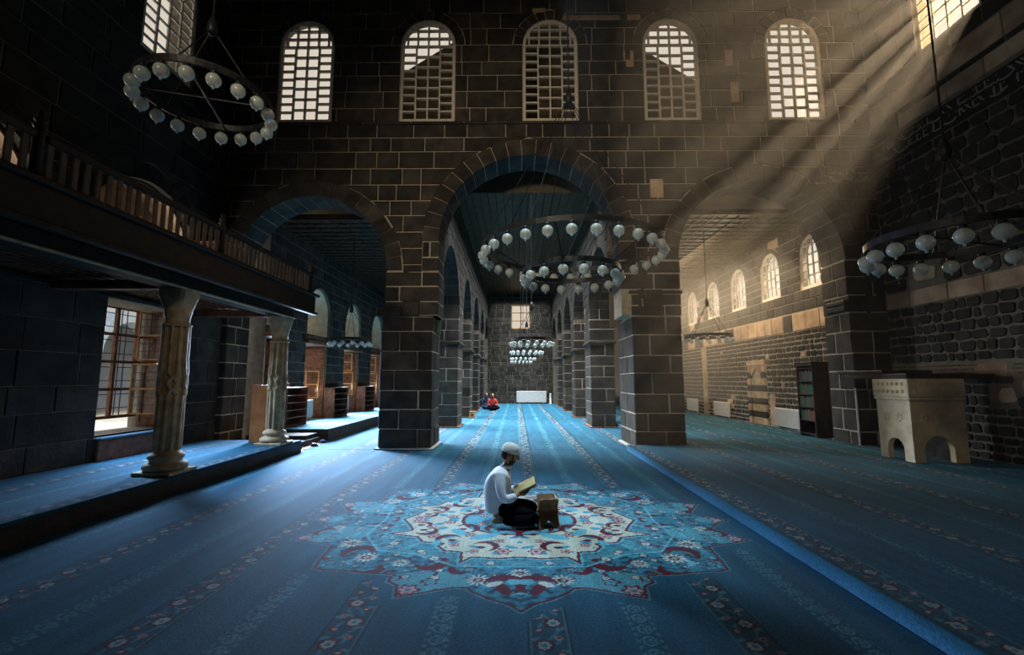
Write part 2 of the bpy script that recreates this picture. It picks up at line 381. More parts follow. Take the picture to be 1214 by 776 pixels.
def carpet_color(X, Y):
    c = np.tile(C_BASE, (X.size, 1)).astype(float)
    rg = np.random.RandomState(3)
    for x in MAINS: stripes_main(X, Y, c, x)
    for x in LACES: stripes_lace(X, Y, c, x)
    near = (np.abs(X - MED[0]) < 2.6) & (np.abs(Y - MED[1]) < 2.3)
    if not near.any(): return c
    A = np.abs(X[near] - MED[0]); B = np.abs(Y[near] - MED[1]); cc = c[near]
    S = sdf(A, B, OUT); ins = S > 0
    # plain ground around the medallion
    cc[(S > -.10) & ~ins] = C_BASE
    wav = np.sin(A * 23 + 3 * np.sin(B * 17)) * np.sin(B * 29 + 2 * np.sin(A * 19)) + .4 * np.sin(A * 61 + B * 13) * np.sin(B * 57 - A * 21)
    fld = np.where((wav > .25)[:, None], C_TEAL, np.where((wav < -.55)[:, None], C_DARK * 1.3, C_MID)); cc[ins] = fld[ins]
    def flower(x, y, r, n=5, c0=C_MAR, c1=C_PALE, c2=C_TEAL, sq=1.0):
        dx, dy = A - x, (B - y) / sq; d = np.hypot(dx, dy); a = np.arctan2(dy, dx); rr = r * (.82 + .18 * np.cos(n * a))
        cc[(d < rr) & ins] = c0; cc[(d < rr * .72) & ins] = c1; cc[(d < r * .25) & ins] = c2
    def star(x, y, r, n=12):
        dx, dy = A - x, B - y; d = np.hypot(dx, dy); a = np.arctan2(dy, dx)
        cc[(d < r * (.72 + .28 * np.cos(n * a))) & ins] = C_PALE; cc[(d < r * .42) & (d > r * .22)] = C_MAR; cc[d < r * .15] = C_TEAL
    def cres(x, y, r, ox, oy, k=.8, col=C_MAR):
        d = np.hypot(A - x, B - y); d2 = np.hypot(A - x - ox, B - y - oy); cc[(d < r) & (d2 > r * k) & ins] = col
    def blob(x, y, rx, ry, col, th=0):
        dx, dy = A - x, B - y; u = dx * math.cos(th) + dy * math.sin(th); v = -dx * math.sin(th) + dy * math.cos(th)
        cc[((u / rx) ** 2 + (v / ry) ** 2 < 1) & ins] = col
    # light lobes at the points of the outline
    LB = C_LT * .75
    for (x, y, rx, ry, th) in ((.86, 1.62, .30, .20, .5), (2.05, .52, .30, .17, -.4), (.55, 1.55, .22, .16, 0), (1.75, .45, .25, .2, 0), (2.2, .0, .25, .12, 0)):
        blob(x, y, rx, ry, LB, th)
    # seeded small flowers and leaves of the field
    for i in range(430):
        x, y = rg.uniform(0, 2.3), rg.uniform(0, 2.0)
        if in_med(x, y) < .07: continue
        k = rg.randint(0, 5); r = rg.uniform(.022, .05)
        if k == 0: flower(x, y, r, 5)
        elif k == 1: flower(x, y, r * .9, 4, C_MAR, C_LT)
        elif k == 2: blob(x, y, r * 1.5, r * .55, C_LT, rg.uniform(0, 3))
        elif k == 3: blob(x, y, r * 1.2, r * .4, C_MAR, rg.uniform(0, 3))
        else: blob(x, y, r * 1.3, r * .5, C_TEAL * 1.3, rg.uniform(0, 3))
    for (x, y, r) in ((1.35, 1.1, .11), (.62, 1.5, .0), (.33, 1.55, .10), (1.6, .75, .11), (1.9, .3, .07), (.0, 1.42, .09), (1.02, 1.22, .08)):
        if r: star(x, y, r)
    for (x, y, r, n) in ((.84, 1.72, .10, 6), (2.12, .60, .09, 6), (.70, 1.58, .075, 5), (1.0, 1.52, .07, 5), (.42, 1.36, .06, 5), (1.62, 1.22, .06, 5), (2.2, .05, .09, 6), (1.9, .12, .06, 5), (1.86, .62, .06, 5)):
        flower(x, y, r, n, C_MAR, C_PINK if n == 6 else LB)
    # large maroon arabesques
    for q in ((.12, 1.62, .17, .05, .07, .78), (.75, 1.22, .15, .05, -.06, .82), (1.45, .98, .17, -.03, .07, .8), (1.5, .28, .16, .06, .04, .8), (2.0, .42, .12, -.05, .03, .8), (1.25, 1.35, .12, .03, -.05, .8), (.5, 1.35, .10, -.04, -.03, .75), (1.72, 1.05, .11, -.04, -.02, .75)):
        cres(*q)
    blob(.13, 1.70, .05, .11, C_MAR, .4); blob(.05, 1.58, .06, .05, C_LT); blob(.2, 1.62, .07, .035, C_PALE, .6)
    # pale octagon
    so = sdf(A, B, OCT); cc[(so > 0) & (so < .018)] = C_LT * 1.1
    tmp = (so > .018) & (np.sin(A * 31) * np.sin(B * 37) > -.2); cc[tmp] = cc[tmp] * .4 + C_LT * .42
    for (x, y, r, n) in ((.75, 1.12, .06, 5), (1.2, .75, .06, 5), (1.42, .3, .06, 5), (.25, 1.22, .05, 5), (.9, .95, .05, 4)): flower(x, y, r, n)
    # cream heart of the medallion
    sb = sdf(A, B, BEI); ib = sb > 0
    cc[ib] = C_PALE * np.array((.9, .86, .8)); cc[ib & (np.hypot(A / .62, B / .5) < 1)] = C_LT * .8; cc[ib & (np.abs(np.hypot(A / .62, B / .5) - 1) < .035)] = C_MAR; cc[(sb > 0) & (sb < .028)] = C_MAR; cc[(sb > -.02) & (sb <= 0)] = C_LT
    sub = ib & (sb > .05) & (np.sin(A * 19 + 1.2 * np.sin(B * 15)) * np.sin(B * 23 + 1.0) > .55); cc[sub] = C_TEAL * 1.3
    for (x, y, r, n) in ((.15, .95, .085, 6), (.42, .95, .055, 5), (.62, .78, .06, 5), (.85, .55, .08, 6), (.92, .28, .06, 5), (1.1, .05, .08, 6), (.5, .5, .07, 6), (.2, .68, .06, 5), (.75, .1, .07, 5), (.4, .15, .07, 6)): flower(x, y, r, n, C_MAR, C_PINK, C_MAR)
    for q in ((.32, .82, .13, .04, .03, .85), (.7, .62, .13, -.04, .04, .85), (.95, .40, .12, .04, -.04, .85), (.55, .3, .14, .04, .03, .85), (.1, .45, .13, .04, .04, .85), (1.02, .18, .09, .03, .02, .8), (.25, .3, .12, -.04, .04, .8)):
        cres(*q); blob(q[0] + q[3], q[1] + q[4], .045, .03, C_MAR)
    for q in ((.35, .55, .16, .07, .5), (.62, .42, .12, .06, 2.2), (.15, .2, .14, .06, .2), (.8, .72, .08, .04, 1.0)): blob(*q[:4], C_LT, q[4])
    edge = (S > .012) & (S < .036); cc[edge] = C_MAR; cc[(S >= 0) & (S <= .012)] = C_LT * .6
    c[near] = cc
    return c
CARPET = bpy.data.materials.new('woven_carpet'); t_, N_, L_, p_ = nodes(CARPET)
at = N_.new('ShaderNodeAttribute'); at.attribute_name = 'weave'
g_ = N_.new('ShaderNodeNewGeometry'); nz = N_.new('ShaderNodeTexNoise'); nz.inputs['Scale'].default_value = 55; nz.inputs['Detail'].default_value = 6
L_.new(g_.outputs['Position'], nz.inputs['Vector'])
mr = N_.new('ShaderNodeMapRange'); mr.inputs['From Min'].default_value = .3; mr.inputs['From Max'].default_value = .7; mr.inputs['To Min'].default_value = .6; mr.inputs['To Max'].default_value = 1.45
L_.new(nz.outputs['Fac'], mr.inputs['Value'])
mp = N_.new('ShaderNodeMapping'); mp.inputs['Scale'].default_value = (3.0, .45, 1); L_.new(g_.outputs['Position'], mp.inputs['Vector'])
nz2 = N_.new('ShaderNodeTexNoise'); nz2.inputs['Scale'].default_value = 2.2; nz2.inputs['Detail'].default_value = 5; L_.new(mp.outputs[0], nz2.inputs['Vector'])
mr2 = N_.new('ShaderNodeMapRange'); mr2.inputs['From Min'].default_value = .3; mr2.inputs['From Max'].default_value = .7; mr2.inputs['To Min'].default_value = .78; mr2.inputs['To Max'].default_value = 1.22
L_.new(nz2.outputs['Fac'], mr2.inputs['Value'])
mm_ = N_.new('ShaderNodeMath'); mm_.operation = 'MULTIPLY'; L_.new(mr.outputs[0], mm_.inputs[0]); L_.new(mr2.outputs[0], mm_.inputs[1])
hs = N_.new('ShaderNodeHueSaturation'); L_.new(at.outputs['Color'], hs.inputs['Color']); L_.new(mm_.outputs[0], hs.inputs['Value']); L_.new(hs.outputs[0], p_.inputs['Base Color'])
bp = N_.new('ShaderNodeBump'); bp.inputs['Strength'].default_value = .5; bp.inputs['Distance'].default_value = .006; L_.new(nz.outputs['Fac'], bp.inputs['Height']); L_.new(bp.outputs[0], p_.inputs['Normal'])
p_.inputs['Roughness'].default_value = .9; p_.inputs['Specular IOR Level'].default_value = .15
p_.inputs['Sheen Weight'].default_value = .06; p_.inputs['Sheen Roughness'].default_value = .5; p_.inputs['Sheen Tint'].default_value = (.5, .8, 1, 1)
def carpet(name, x0, x1, y0, y1, z, dx, ky, thick, shift=0, parent=None):
    nx = max(2, int((x1 - x0) / dx) + 1); ys = [y0]
    while ys[-1] < y1: ys.append(ys[-1] + max(.006, ky * ys[-1]))
    ys[-1] = y1; ys = np.array(ys); xs = np.linspace(x0, x1, nx); ny = len(ys)
    XX, YY = np.meshgrid(xs, ys); n = XX.size
    co = np.empty((n, 3)); co[:, 0] = XX.ravel(); co[:, 1] = YY.ravel(); co[:, 2] = z
    i = np.arange((ny - 1) * (nx - 1)); r = i // (nx - 1); q = i % (nx - 1); a = r * nx + q
    quads = np.stack([a, a + 1, a + nx + 1, a + nx], 1)
    # skirt so that the carpet has thickness
    per = np.concatenate([np.arange(nx), np.arange(1, ny) * nx + nx - 1, (ny - 1) * nx + np.arange(nx - 2, -1, -1), np.arange(ny - 2, 0, -1) * nx])
    k = len(per); low = co[per].copy(); low[:, 2] = z - thick; co = np.vstack([co, low]); b = n + np.arange(k)
    sk = np.stack([per, b, np.roll(b, -1), np.roll(per, -1)], 1); quads = np.vstack([quads, sk])
    me = bpy.data.meshes.new(name); me.vertices.add(len(co)); me.vertices.foreach_set('co', co.ravel())
    me.loops.add(quads.size); me.loops.foreach_set('vertex_index', quads.ravel().astype(np.int32))
    me.polygons.add(len(quads)); me.polygons.foreach_set('loop_start', np.arange(len(quads), dtype=np.int32) * 4)
    me.update(); me.materials.append(CARPET)
    c = carpet_color(co[:, 0] + shift, co[:, 1]); 
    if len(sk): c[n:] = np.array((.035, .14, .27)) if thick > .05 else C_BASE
    ca = me.color_attributes.new('weave', 'FLOAT_COLOR', 'POINT'); buf = np.ones((len(co), 4), np.float32); buf[:, :3] = c; ca.data.foreach_set('color', buf.ravel())
    o = link(name, me, parent); return o

# ------------------------------------------------------------------ floors
def struct(o): o['kind'] = 'structure'; return o
struct(MB().box(-9.5, 9.5, -5.5, 31.2, -.3, -.012).build('floor', MORTAR))
o = carpet('prayer_carpet', -4.7, 2.45, 2.0, 10.4, 0, .0125, .0028, .012); tag(o, 'blue prayer carpet of the hall with a large floral medallion and patterned stripes', 'carpet')
o = carpet('prayer_carpet', -4.79, 3.3, 10.397, 30.45, -.0015, .03, .007, .012); tag(o, 'long blue prayer carpet running down the central nave to the far wall', 'carpet')
struct(MB().box(-4.7, 2.45, -5.4, 1.98, -.012, -.002).build('floor_behind', CARPET))
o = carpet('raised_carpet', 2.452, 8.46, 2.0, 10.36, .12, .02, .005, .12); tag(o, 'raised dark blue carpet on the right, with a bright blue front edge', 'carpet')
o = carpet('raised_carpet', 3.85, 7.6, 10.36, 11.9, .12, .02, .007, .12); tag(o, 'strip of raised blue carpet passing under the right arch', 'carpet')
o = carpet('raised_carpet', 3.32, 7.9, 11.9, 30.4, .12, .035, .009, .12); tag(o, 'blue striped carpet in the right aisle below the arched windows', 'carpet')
o = carpet('platform_carpet', -6.8, -4.7, 2.0, 10.15, .24, .02, .006, .03); tag(o, 'blue carpet on the raised left platform under the gallery', 'carpet')
o = carpet('platform_carpet', -6.385, -4.8, 11.8, 30.4, .3, .03, .009, .03); tag(o, 'blue carpet on the raised platform along the left aisle doors', 'carpet')
struct(MB().box(-6.8, -4.7, -5, 10.15, 0, .208).build('platform', WOODD))
struct(MB().box(-6.4, -4.8, 11.8, 30.4, 0, .268).build('platform', STONED))
# stone steps between the two platforms
t = empty('stone_steps', (-5.6, 11.0, 0)); tag(t, 'low dark stone steps between the two carpeted platforms on the left', 'steps')
for i, (a, b, c, d, h) in enumerate(((-.95, .62, -.75, .75, .12), (-.9, .55, .1, .75, .22))):
    MB().cbox(a, b, c, d, 0 if i == 0 else .121, h, .01).build('step', STONED, t)
for i, (x, y, z, m_, lb) in enumerate(((-4.93, 10.5, 0, COVER, 'small brown shoe lying on the floor nearest the platform end'), (-4.75, 10.9, 0, WOODD, 'small black shoe left on the floor beside the stone steps'), (-4.8, 11.5, 0, BLUES, 'small navy shoe on the floor at the far end of the stone steps'), (-5.4, 10.6, .124, COVER, 'small brown shoe standing on the lower stone step'))):
    m = MB(); ax = 1 if i % 2 else -1
    m.lathe([(.03, 0), (.05, .006), (.055, .025), (.04, .05), (.03, .075)], 14, (0, 0, 0), lambda t, q: 1 + .9 * abs(math.cos(t)) * (1 - q * 6))
    tag(m.build('shoe', m_, None, True, (x, y, z)), lb, 'shoe')

# ------------------------------------------------------------------ front wall of the hall
YF = 10.4; TH = .8; FR = plane_front(YF); rg = random.Random(11)
ARCH = [(-4.84, 1.83, 4.08, .36), (.30, 2.13, 4.78, .37), (5.70, 1.93, 4.33, .38)]      # centre, radius, spring, ring
WIN_C = [-5.18, -2.17, .84, 3.80, 6.79]; WZ0, WSP, WH = 7.76, 9.78, .675
wf = struct(empty('wall_front', (0, YF, 0))); wf.location = (0, 0, 0)
outer = [(-7.15, 2.9)]
low = [(-6.67, 2.9), (-3.01, 2.9), (-1.83, 2.9), (2.43, 2.9), (3.77, 2.9), (7.63, 2.9)]
outer = [(8.5, 3.02), (8.5, 7.6), (-7.15, 7.6), (-7.15, 3.02)]
for c, r, sp, ring in ARCH: outer += [(c - r, 3.02)] + arc(c, sp, r, 28) + [(c + r, 3.02)]
holes = [[(c - WH, WZ0), (c - WH, WSP)] + arc(c, WSP, WH, 20)[1:-1] + [(c + WH, WSP), (c + WH, WZ0)] for c in WIN_C]
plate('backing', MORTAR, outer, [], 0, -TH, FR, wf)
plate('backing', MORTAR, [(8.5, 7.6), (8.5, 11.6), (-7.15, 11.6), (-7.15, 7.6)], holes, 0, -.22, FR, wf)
zones = [ArchZ(c, r + ring, 0, sp) for c, r, sp, ring in ARCH] + [ArchZ(c, WH + .24, WSP, WSP) for c in WIN_C] + [RectZ(c - WH, c + WH, WZ0, WSP) for c in WIN_C]
cs = courses(3.0, 11.4, .40, [WZ0, WZ0 - .40, WSP], rg)
polys = fill(-7.15, 8.5, cs, zones, (.38, .98), rg)
def alt_front(c, g):
    return None
polys = [P for P in polys if min(p[1] for p in P) < 10.75]
for a, b, z0_, z1_ in ((3.17, 3.5, 5.82, 6.3), (2.62, 2.9, 9.15, 9.6), (5.1, 5.32, 9.15, 9.6), (5.2, 5.42, 8.2, 8.75), (1.15, 2.6, 10.4, 10.56), (2.75, 3.1, 10.4, 10.56), (.4, .75, 10.62, 10.75)):
    V, F = stone_mesh([(a, z0_), (a, z1_), (b, z1_), (b, z0_)], FR, .01, .034, .008, rg); link('limestone_block', mkmesh('limestone_block', V, F, LIME), wf)
lay(wf, polys, FR, STONE, rg, 'stone', 300, alt=alt_front, key=lambda P: abs(sum(p[0] for p in P) / len(P) - .8) + abs(sum(p[1] for p in P) / len(P) - 6.5))
for c, r, sp, ring in ARCH: voussoirs(wf, c, sp, r - .012, r + ring, 21 if r > 2 else 19, FR, -TH - .01, .022, STONE, rg)
for c in WIN_C: voussoirs(wf, c, WSP, WH + .004, WH + .23, 11, FR, -.2, .018, STONE, rg, splits=1)
# sill string course
B = MB()
x = -7.1
while x < 8.4:
    n = x + rg.uniform(.9, 1.6); MB().cbox(x + .01, min(n, 8.45) - .01, YF - .06, YF + .05, WZ0 - .075, WZ0 - .005, .012).build('sill_stone', STONE, wf); x = n
for s in (-1, 1): pass
# jamb masonry of the arches (three faces)
def block_pier(parent, x0, x1, y0, y1, z0, z1, h, rg, m=STONE, rel=.0, name='stone', one=False, core=True):
    if core: q_ = .007 + rel; MB().box(x0 + q_, x1 - q_, y0 + q_, y1 - q_, z0, z1).build('mortar_core', MORTAR, parent)
    n = max(1, round((z1 - z0) / h)); z = z0; hs = [1 + rg.uniform(-.15, .15) for _ in range(n)]; t = sum(hs); g = .013
    for i in range(n):
        dz = (z1 - z0) * hs[i] / t
        xs = [x0, x1]; ys = [y0, y1]
        if not one:
            k = rg.random()
            if x1 - x0 > .9: xs = [x0, x0 + (x1 - x0) * (rg.uniform(.22, .4) if i % 2 else rg.uniform(.55, .75)), x1]
            elif k > .55: xs = [x0, x0 + (x1 - x0) * rg.uniform(.3, .7), x1]
            if y1 - y0 > .8: ys = [y0, y0 + (y1 - y0) * (rg.uniform(.3, .45) if i % 2 == 0 else rg.uniform(.55, .7)), y1]
        for a, b in zip(xs, xs[1:]):
            for c, d in zip(ys, ys[1:]):
                j = lambda: rg.uniform(-rel, rel)
                e = lambda v, lo, hi: j() if v in (lo, hi) else 0
                MB().cbox(a + (g / 2 if a != x0 else j()), b - (g / 2 if b != x1 else j()), c + (g / 2 if c != y0 else j()), d - (g / 2 if d != y1 else j()), z + g / 2, z + dz - g / 2, .02).build(name, m, parent)
        z += dz
def pier(x0, x1, y0, y1, label, rg, ztop=3.0, rel=.012, h=.42, cap=None, slab=True, one=False, z0=0):
    t = empty('stone_pier', ((x0 + x1) / 2, (y0 + y1) / 2, z0)); o = t.location.copy()
    tag(t, label, 'pillar', None)
    block_pier(t, x0 - o.x, x1 - o.x, y0 - o.y, y1 - o.y, .03 if slab else 0, ztop - z0, h, rg, STONE, rel, one=one)
    if slab: MB().cbox(x0 - o.x - .06, x1 - o.x + .06, y0 - o.y - .05, y1 - o.y + .05, 0, .03, .006).build('base_slab', MARBLE if slab == 2 else WOODR, t)
    if cap:
        for (a, b, c, d, za, zb) in cap: MB().cbox(a - o.x, b - o.x, c - o.y, d - o.y, za - z0, zb - z0, .03).build('corbel', STONE, t)
    return t
def sk(a, b, c, d): return None
rp = random.Random(5)
pier(-3.11, -1.92, 10.4, 11.5, 'massive rough black basalt pier between left and central arches', rp, rel=.012, cap=[(-3.22, -2.62, 10.32, 10.6, 3.0, 3.22)], slab=2)
pier(2.66, 3.79, 10.4, 11.85, 'massive dark basalt pier between central and right arches', rp, rel=.007, cap=[(2.6, 3.84, 10.36, 11.5, 3.52, 3.6)], slab=2)
# masonry between pier top and the arch springing (part of the wall)
block_pier(wf, -7.13, -6.645, YF - .03, YF + TH + .03, 0, 4.06, .42, rp, rel=.006)
block_pier(wf, 7.605, 8.48, YF - .03, YF + TH + .03, 0, 4.3, .42, rp, rel=.006)
block_pier(wf, -3.035, -1.805, YF - .03, YF + TH + .03, 3.02, 4.05, .36, rp, rel=.004)
block_pier(wf, 2.405, 3.795, YF - .03, YF + TH + .03, 3.62, 4.3, .36, rp, rel=.004, name='stone')
block_pier(wf, 2.655, 3.795, YF - .02, YF + TH + .5, 3.01, 3.52, .26, rp, rel=.003)
block_pier(wf, -2.2, -1.805, YF - .022, YF + TH + .02, 4.06, 4.78, .36, rp, rel=.002)
block_pier(wf, 2.405, 2.8, YF - .022, YF + TH + .02, 4.31, 4.78, .4, rp, rel=.002)
MB().cbox(7.5, 7.95, YF - .06, YF + .6, 3.1, 3.26, .04).build('impost', STONE, wf)
MB().cbox(7.5, 7.75, YF - .03, YF + .6, 3.26, 3.38, .03).build('impost', STONE, wf)
# inscription stones at the right end of the wall
def script_strokes(parent, u0, u1, v0, v1, f, rg, name='calligraphy', m=INK, n=None, w=.012):
    B = MB(); H_ = v1 - v0; u = u0; k = 0
    def stroke(pts, wd):
        L = []; Rr = []
        for i, p in enumerate(pts):
            q = pts[min(i + 1, len(pts) - 1)]; r = pts[max(i - 1, 0)]; dx, dy = q[0] - r[0], q[1] - r[1]; l = math.hypot(dx, dy) or 1
            t = wd * (.45 + .75 * math.sin(PI * (i + .5) / len(pts)))
            L.append((p[0] - dy / l * t, p[1] + dx / l * t)); Rr.append((p[0] + dy / l * t, p[1] - dx / l * t))
        for i in range(len(pts) - 1):
            B.add([f(*L[i], .014), f(*L[i + 1], .014), f(*Rr[i + 1], .014), f(*Rr[i], .014), f(*L[i], 0), f(*L[i + 1], 0), f(*Rr[i + 1], 0), f(*Rr[i], 0)], [(0, 1, 2, 3), (0, 1, 5, 4), (2, 3, 7, 6)])
    while u < u1 - .12:
        for row in (0, 1):
            b = v0 + H_ * (.12 + .46 * row); h = H_ * .36; kind = rg.randint(0, 5); x = u + rg.uniform(0, .05)
            if kind == 0: stroke([(x, b + h), (x + .01, b + h * .5), (x, b)], w * 1.1)
            elif kind == 1: stroke([(x + .13 * math.cos(PI + PI * i / 8) + .06, b + h * .3 + h * .35 * math.sin(PI + PI * i / 8)) for i in range(9)], w)
            elif kind == 2: stroke([(x + .02 * i, b + h * .15 + .012 * math.sin(i * 1.8)) for i in range(8)], w * .9); stroke([(x + .12, b + h), (x + .115, b + h * .15)], w)
            elif kind == 3: stroke([(x + .035 * math.cos(i * .7) + .04, b + h * .5 + .035 * math.sin(i * .7)) for i in range(9)], w * .8); stroke([(x + .04, b + h * .3), (x + .12, b)], w)
            elif kind == 4: stroke([(x + .12 - .013 * i, b + h * (1 - .1 * i)) for i in range(9)], w)
            else: stroke([(x, b), (x + .04, b + h * .25), (x + .08, b), (x + .12, b + h * .25), (x + .16, b)], w * .8)
            if rg.random() < .5: stroke([(x + .05, b + h * .8), (x + .07, b + h * .83)], w)
        u += rg.uniform(.10, .15)
    o = B.build(name, m, parent); o['kind'] = 'stuff'; return o
t = empty('inscription_block', (7.9, YF - .02, 6.35)); tag(t, 'carved dark inscription stone at the right end of the arched wall', 'inscription')
fI = lambda u, v, w: (u - 7.9, -w, v - 6.35)
B = MB(); B.cbox(-.55, .55, -.02, .02, -.2, .2, .01); B.build('panel', BANDM, t)
fI2 = lambda u, v, w: (u - 7.9, -.02 - w, v - 6.35)
script_strokes(t, 7.4, 8.42, 6.17, 6.53, fI2, rg)

# ------------------------------------------------------------------ arched windows
win_n = [0]
def arched_window(f, c, v0, sp, half, depth, rg, bars=True, parent=None, m=PLASTER, t=.07):
    """plaster lattice with a separate glass pane in every opening"""
    win_n[0] += 1; t_ = struct(empty('window_%d' % win_n[0]))
    fr = .055 * half / .675 + .015; ih = half - fr
    def wi(v): return ih if v <= sp else (math.sqrt(max(0, ih * ih - (v - sp) ** 2)))
    bw = .036; holes = []
    def pane(u0, u1, a, b):
        a += bw / 2; b -= bw / 2; u0 += bw / 2; u1 -= bw / 2
        P = []
        sv = [a + (b - a) * i / 4 for i in range(5)] if b > sp else [a, b]
        L = [(c + max(u0, -wi(v)), v) for v in sv if min(u1, wi(v)) - max(u0, -wi(v)) > .02]
        Rr = [(c + min(u1, wi(v)), v) for v in sv if min(u1, wi(v)) - max(u0, -wi(v)) > .02]
        if len(L) < 2: return
        P = L + Rr[::-1]
        area = abs(sum(P[i][0] * P[(i + 1) % len(P)][1] - P[(i + 1) % len(P)][0] * P[i][1] for i in range(len(P)))) / 2
        if area > .0015: holes.append(P)
    k = half / .675
    zin = v0 + fr; top = sp - .0
    # outer columns: short wide panes, centre columns: taller ones
    n1 = max(4, round((top - zin) / .215)); q = .29 * k * 1.02
    hh = (top - zin) / n1
    for i in range(n1):
        a, b = zin + i * hh, zin + (i + 1) * hh
        pane(-ih - bw / 2, -q, a, b); pane(q, ih + bw / 2, a, b)
    n2 = max(3, round(n1 * .75)); h2 = (top - zin) / n2
    for i in range(n2):
        a, b = zin + i * h2, zin + (i + 1) * h2
        pane(-q, 0, a, b); pane(0, q, a, b)
    xs = [-ih - bw / 2, -q * 1.75, -q * .9, 0, q * .9, q * 1.75, ih + bw / 2]; rows = max(2, round(ih / .27 + .6)); hr = (ih) / (rows - .15)
    for r in range(rows):
        a, b = top + r * hr, min(top + (r + 1) * hr, sp + ih + bw / 2)
        for x0, x1 in zip(xs, xs[1:]): pane(x0, x1, a, b)
    outer = [(c - half, v0), (c - half, sp)] + arc(c, sp, half, 18)[1:-1] + [(c + half, sp), (c + half, v0)]
    plate('lattice', m, outer, holes, -depth, -depth - t, f, t_)
    for P in holes:
        V = [f(p[0], p[1], -depth - t * .5) for p in offset_poly(P, -.006)]; V2 = [f(p[0], p[1], -depth - t * .5 - .006) for p in offset_poly(P, -.006)]; n = len(P)
        link('pane', mkmesh('pane', V + V2, [tuple(range(n)), tuple(range(n, 2 * n))] + [(i, (i + 1) % n, n + (i + 1) % n, n + i) for i in range(n)], GLASS), t_)
    return t_
for c in WIN_C: arched_window(FR, c, WZ0 + .01, WSP, WH - .005, .02, rg)

# roof of the nave outside, behind the upper windows
B = MB()
o = struct(MB().add([(-8.5, 11.9, 6.6), (.7, 11.9, 12.7), (9.9, 11.9, 6.6), (-8.5, 31, 6.6), (.7, 31, 12.7), (9.9, 31, 6.6)], [(0, 1, 2), (3, 5, 4), (0, 3, 4, 1), (1, 4, 5, 2)]).build('roof', ROOFM))

# ------------------------------------------------------------------ hall shell
struct(MB().box(-8.6, 9.0, -5.2, 11.6, 11.6, 11.9).build('ceiling', WOODD))
struct(MB().box(-8.6, 9.0, -5.4, -5.1, 0, 11.6).build('wall_back', STONED))
# left wall (upper part with gallery arches and a high window)
XL = -7.15; FL = plane_left(XL); rl = random.Random(21); TL = .6
wl = struct(empty('wall_left'))
GA = [(-1.0, 1.32, 4.07), (2.1, 1.32, 4.07), (5.2, 1.32, 4.07), (8.5, 1.32, 4.07)]
hol = [[(c - r, 3.2), (c - r, sp)] + arc(c, sp, r, 20)[1:-1] + [(c + r, sp), (c + r, 3.2)] for c, r, sp in GA]
LWC = 8.62
hol.append([(LWC - .68, 7.9), (LWC - .68, 9.9)] + arc(LWC, 9.9, .68, 16)[1:-1] + [(LWC + .68, 9.9), (LWC + .68, 7.9)])
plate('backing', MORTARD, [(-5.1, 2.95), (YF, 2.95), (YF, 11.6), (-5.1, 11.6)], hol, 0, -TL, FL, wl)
zl = [ArchZ(c, r + .32, 3.2, sp) for c, r, sp in GA] + [RectZ(LWC - .68, LWC + .68, 7.9, 9.9), ArchZ(LWC, .9, 9.9, 9.9)]
cl = courses(3.2, 11.4, .44, [7.9, 9.9], rl)
pl = [P for P in fill(2.2, YF - .02, cl, zl, (.5, 1.15), rl) if min(p[1] for p in P) < 10.7]
lay(wl, pl, FL, STONE, rl, 'stone', 260, key=lambda P: -sum(p[0] for p in P) / len(P))
for c, r, sp in GA[1:]: voussoirs(wl, c, sp, r - .01, r + .31, 15, FL, -TL - .005, .02, STONE, rl, splits=2)
voussoirs(wl, LWC, 9.9, .68, .9, 9, FL, -.3, .02, STONE, rl, splits=1)
# pale plastered reveals inside the gallery arches
for i, (c, r, sp) in enumerate(GA[1:]):
    rr = r - .03; P = [(c + (rr) * math.cos(a), sp + rr * math.sin(a)) for a in [PI * k / 20 for k in range(21)]]; Q = [(c + (rr - .04) * math.cos(a), sp + (rr - .04) * math.sin(a)) for a in [PI * k / 20 for k in range(20, -1, -1)]]
    B = MB(); B.poly([(c + rr, 3.2)] + P + [(c - rr, 3.2), (c - rr + .04, 3.2)] + Q + [(c + rr - .04, 3.2)], -.12, -TL - .02, FL); B.build('plaster_reveal', LIME, wl)
arched_window(FL, LWC, 7.92, 9.9, .67, .03, rl, t=.04)
for c, r, sp in GA[1:]:
    cc_ = c + .5; plate('niche_back', LIME, [(c - r, 3.2), (c + r, 3.2), (c + r, 5.5), (c - r, 5.5)], [[(cc_ - .72, 3.3), (cc_ - .72, 4.2)] + arc(cc_, 4.2, .72, 14)[1:-1] + [(cc_ + .72, 4.2), (cc_ + .72, 3.3)]], -TL - .01, -TL - .2, FL, wl)
    arched_window(FL, cc_, 3.31, 4.2, .71, TL + .05, rl)
# right wall: rubble with limestone bands
XR = 8.5; FRR = plane_right(XR); rr_ = random.Random(31)
wr = struct(empty('wall_right'))
RWC = 8.35; hol = [[(RWC - .68, 8.36), (RWC - .68, 10.1)] + arc(RWC, 10.1, .68, 16)[1:-1] + [(RWC + .68, 10.1), (RWC + .68, 8.36)]]
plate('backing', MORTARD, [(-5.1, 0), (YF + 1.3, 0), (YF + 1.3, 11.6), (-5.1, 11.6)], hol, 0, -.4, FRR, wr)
YB0 = 3.5
def bandrow(v0, v1, lens, m, name, y0=YB0, relief=.02, skip=0, y1=YF - .02, w=None):
    P = []; x = y1
    while x > y0:
        n = max(y0, x - rr_.uniform(*lens)); 
        if rr_.random() >= skip: P.append([(n, v0), (n, v1), (x, v1), (x, v0)])
        x = n
    lay(w or wr, P, FRR, m, rr_, name, 60, relief=relief)
bandrow(3.12, 3.46, (.6, 1.3), LIME, 'limestone_block')
bandrow(7.05, 7.38, (.6, 1.2), LIME, 'limestone_block', y1=9.6)
bandrow(7.5, 7.98, (.6, 1.2), LIME, 'limestone_block')
zr = [RectZ(RWC - .68, RWC + .68, 8.36, 10.1), ArchZ(RWC, .9, 10.1, 10.1)]
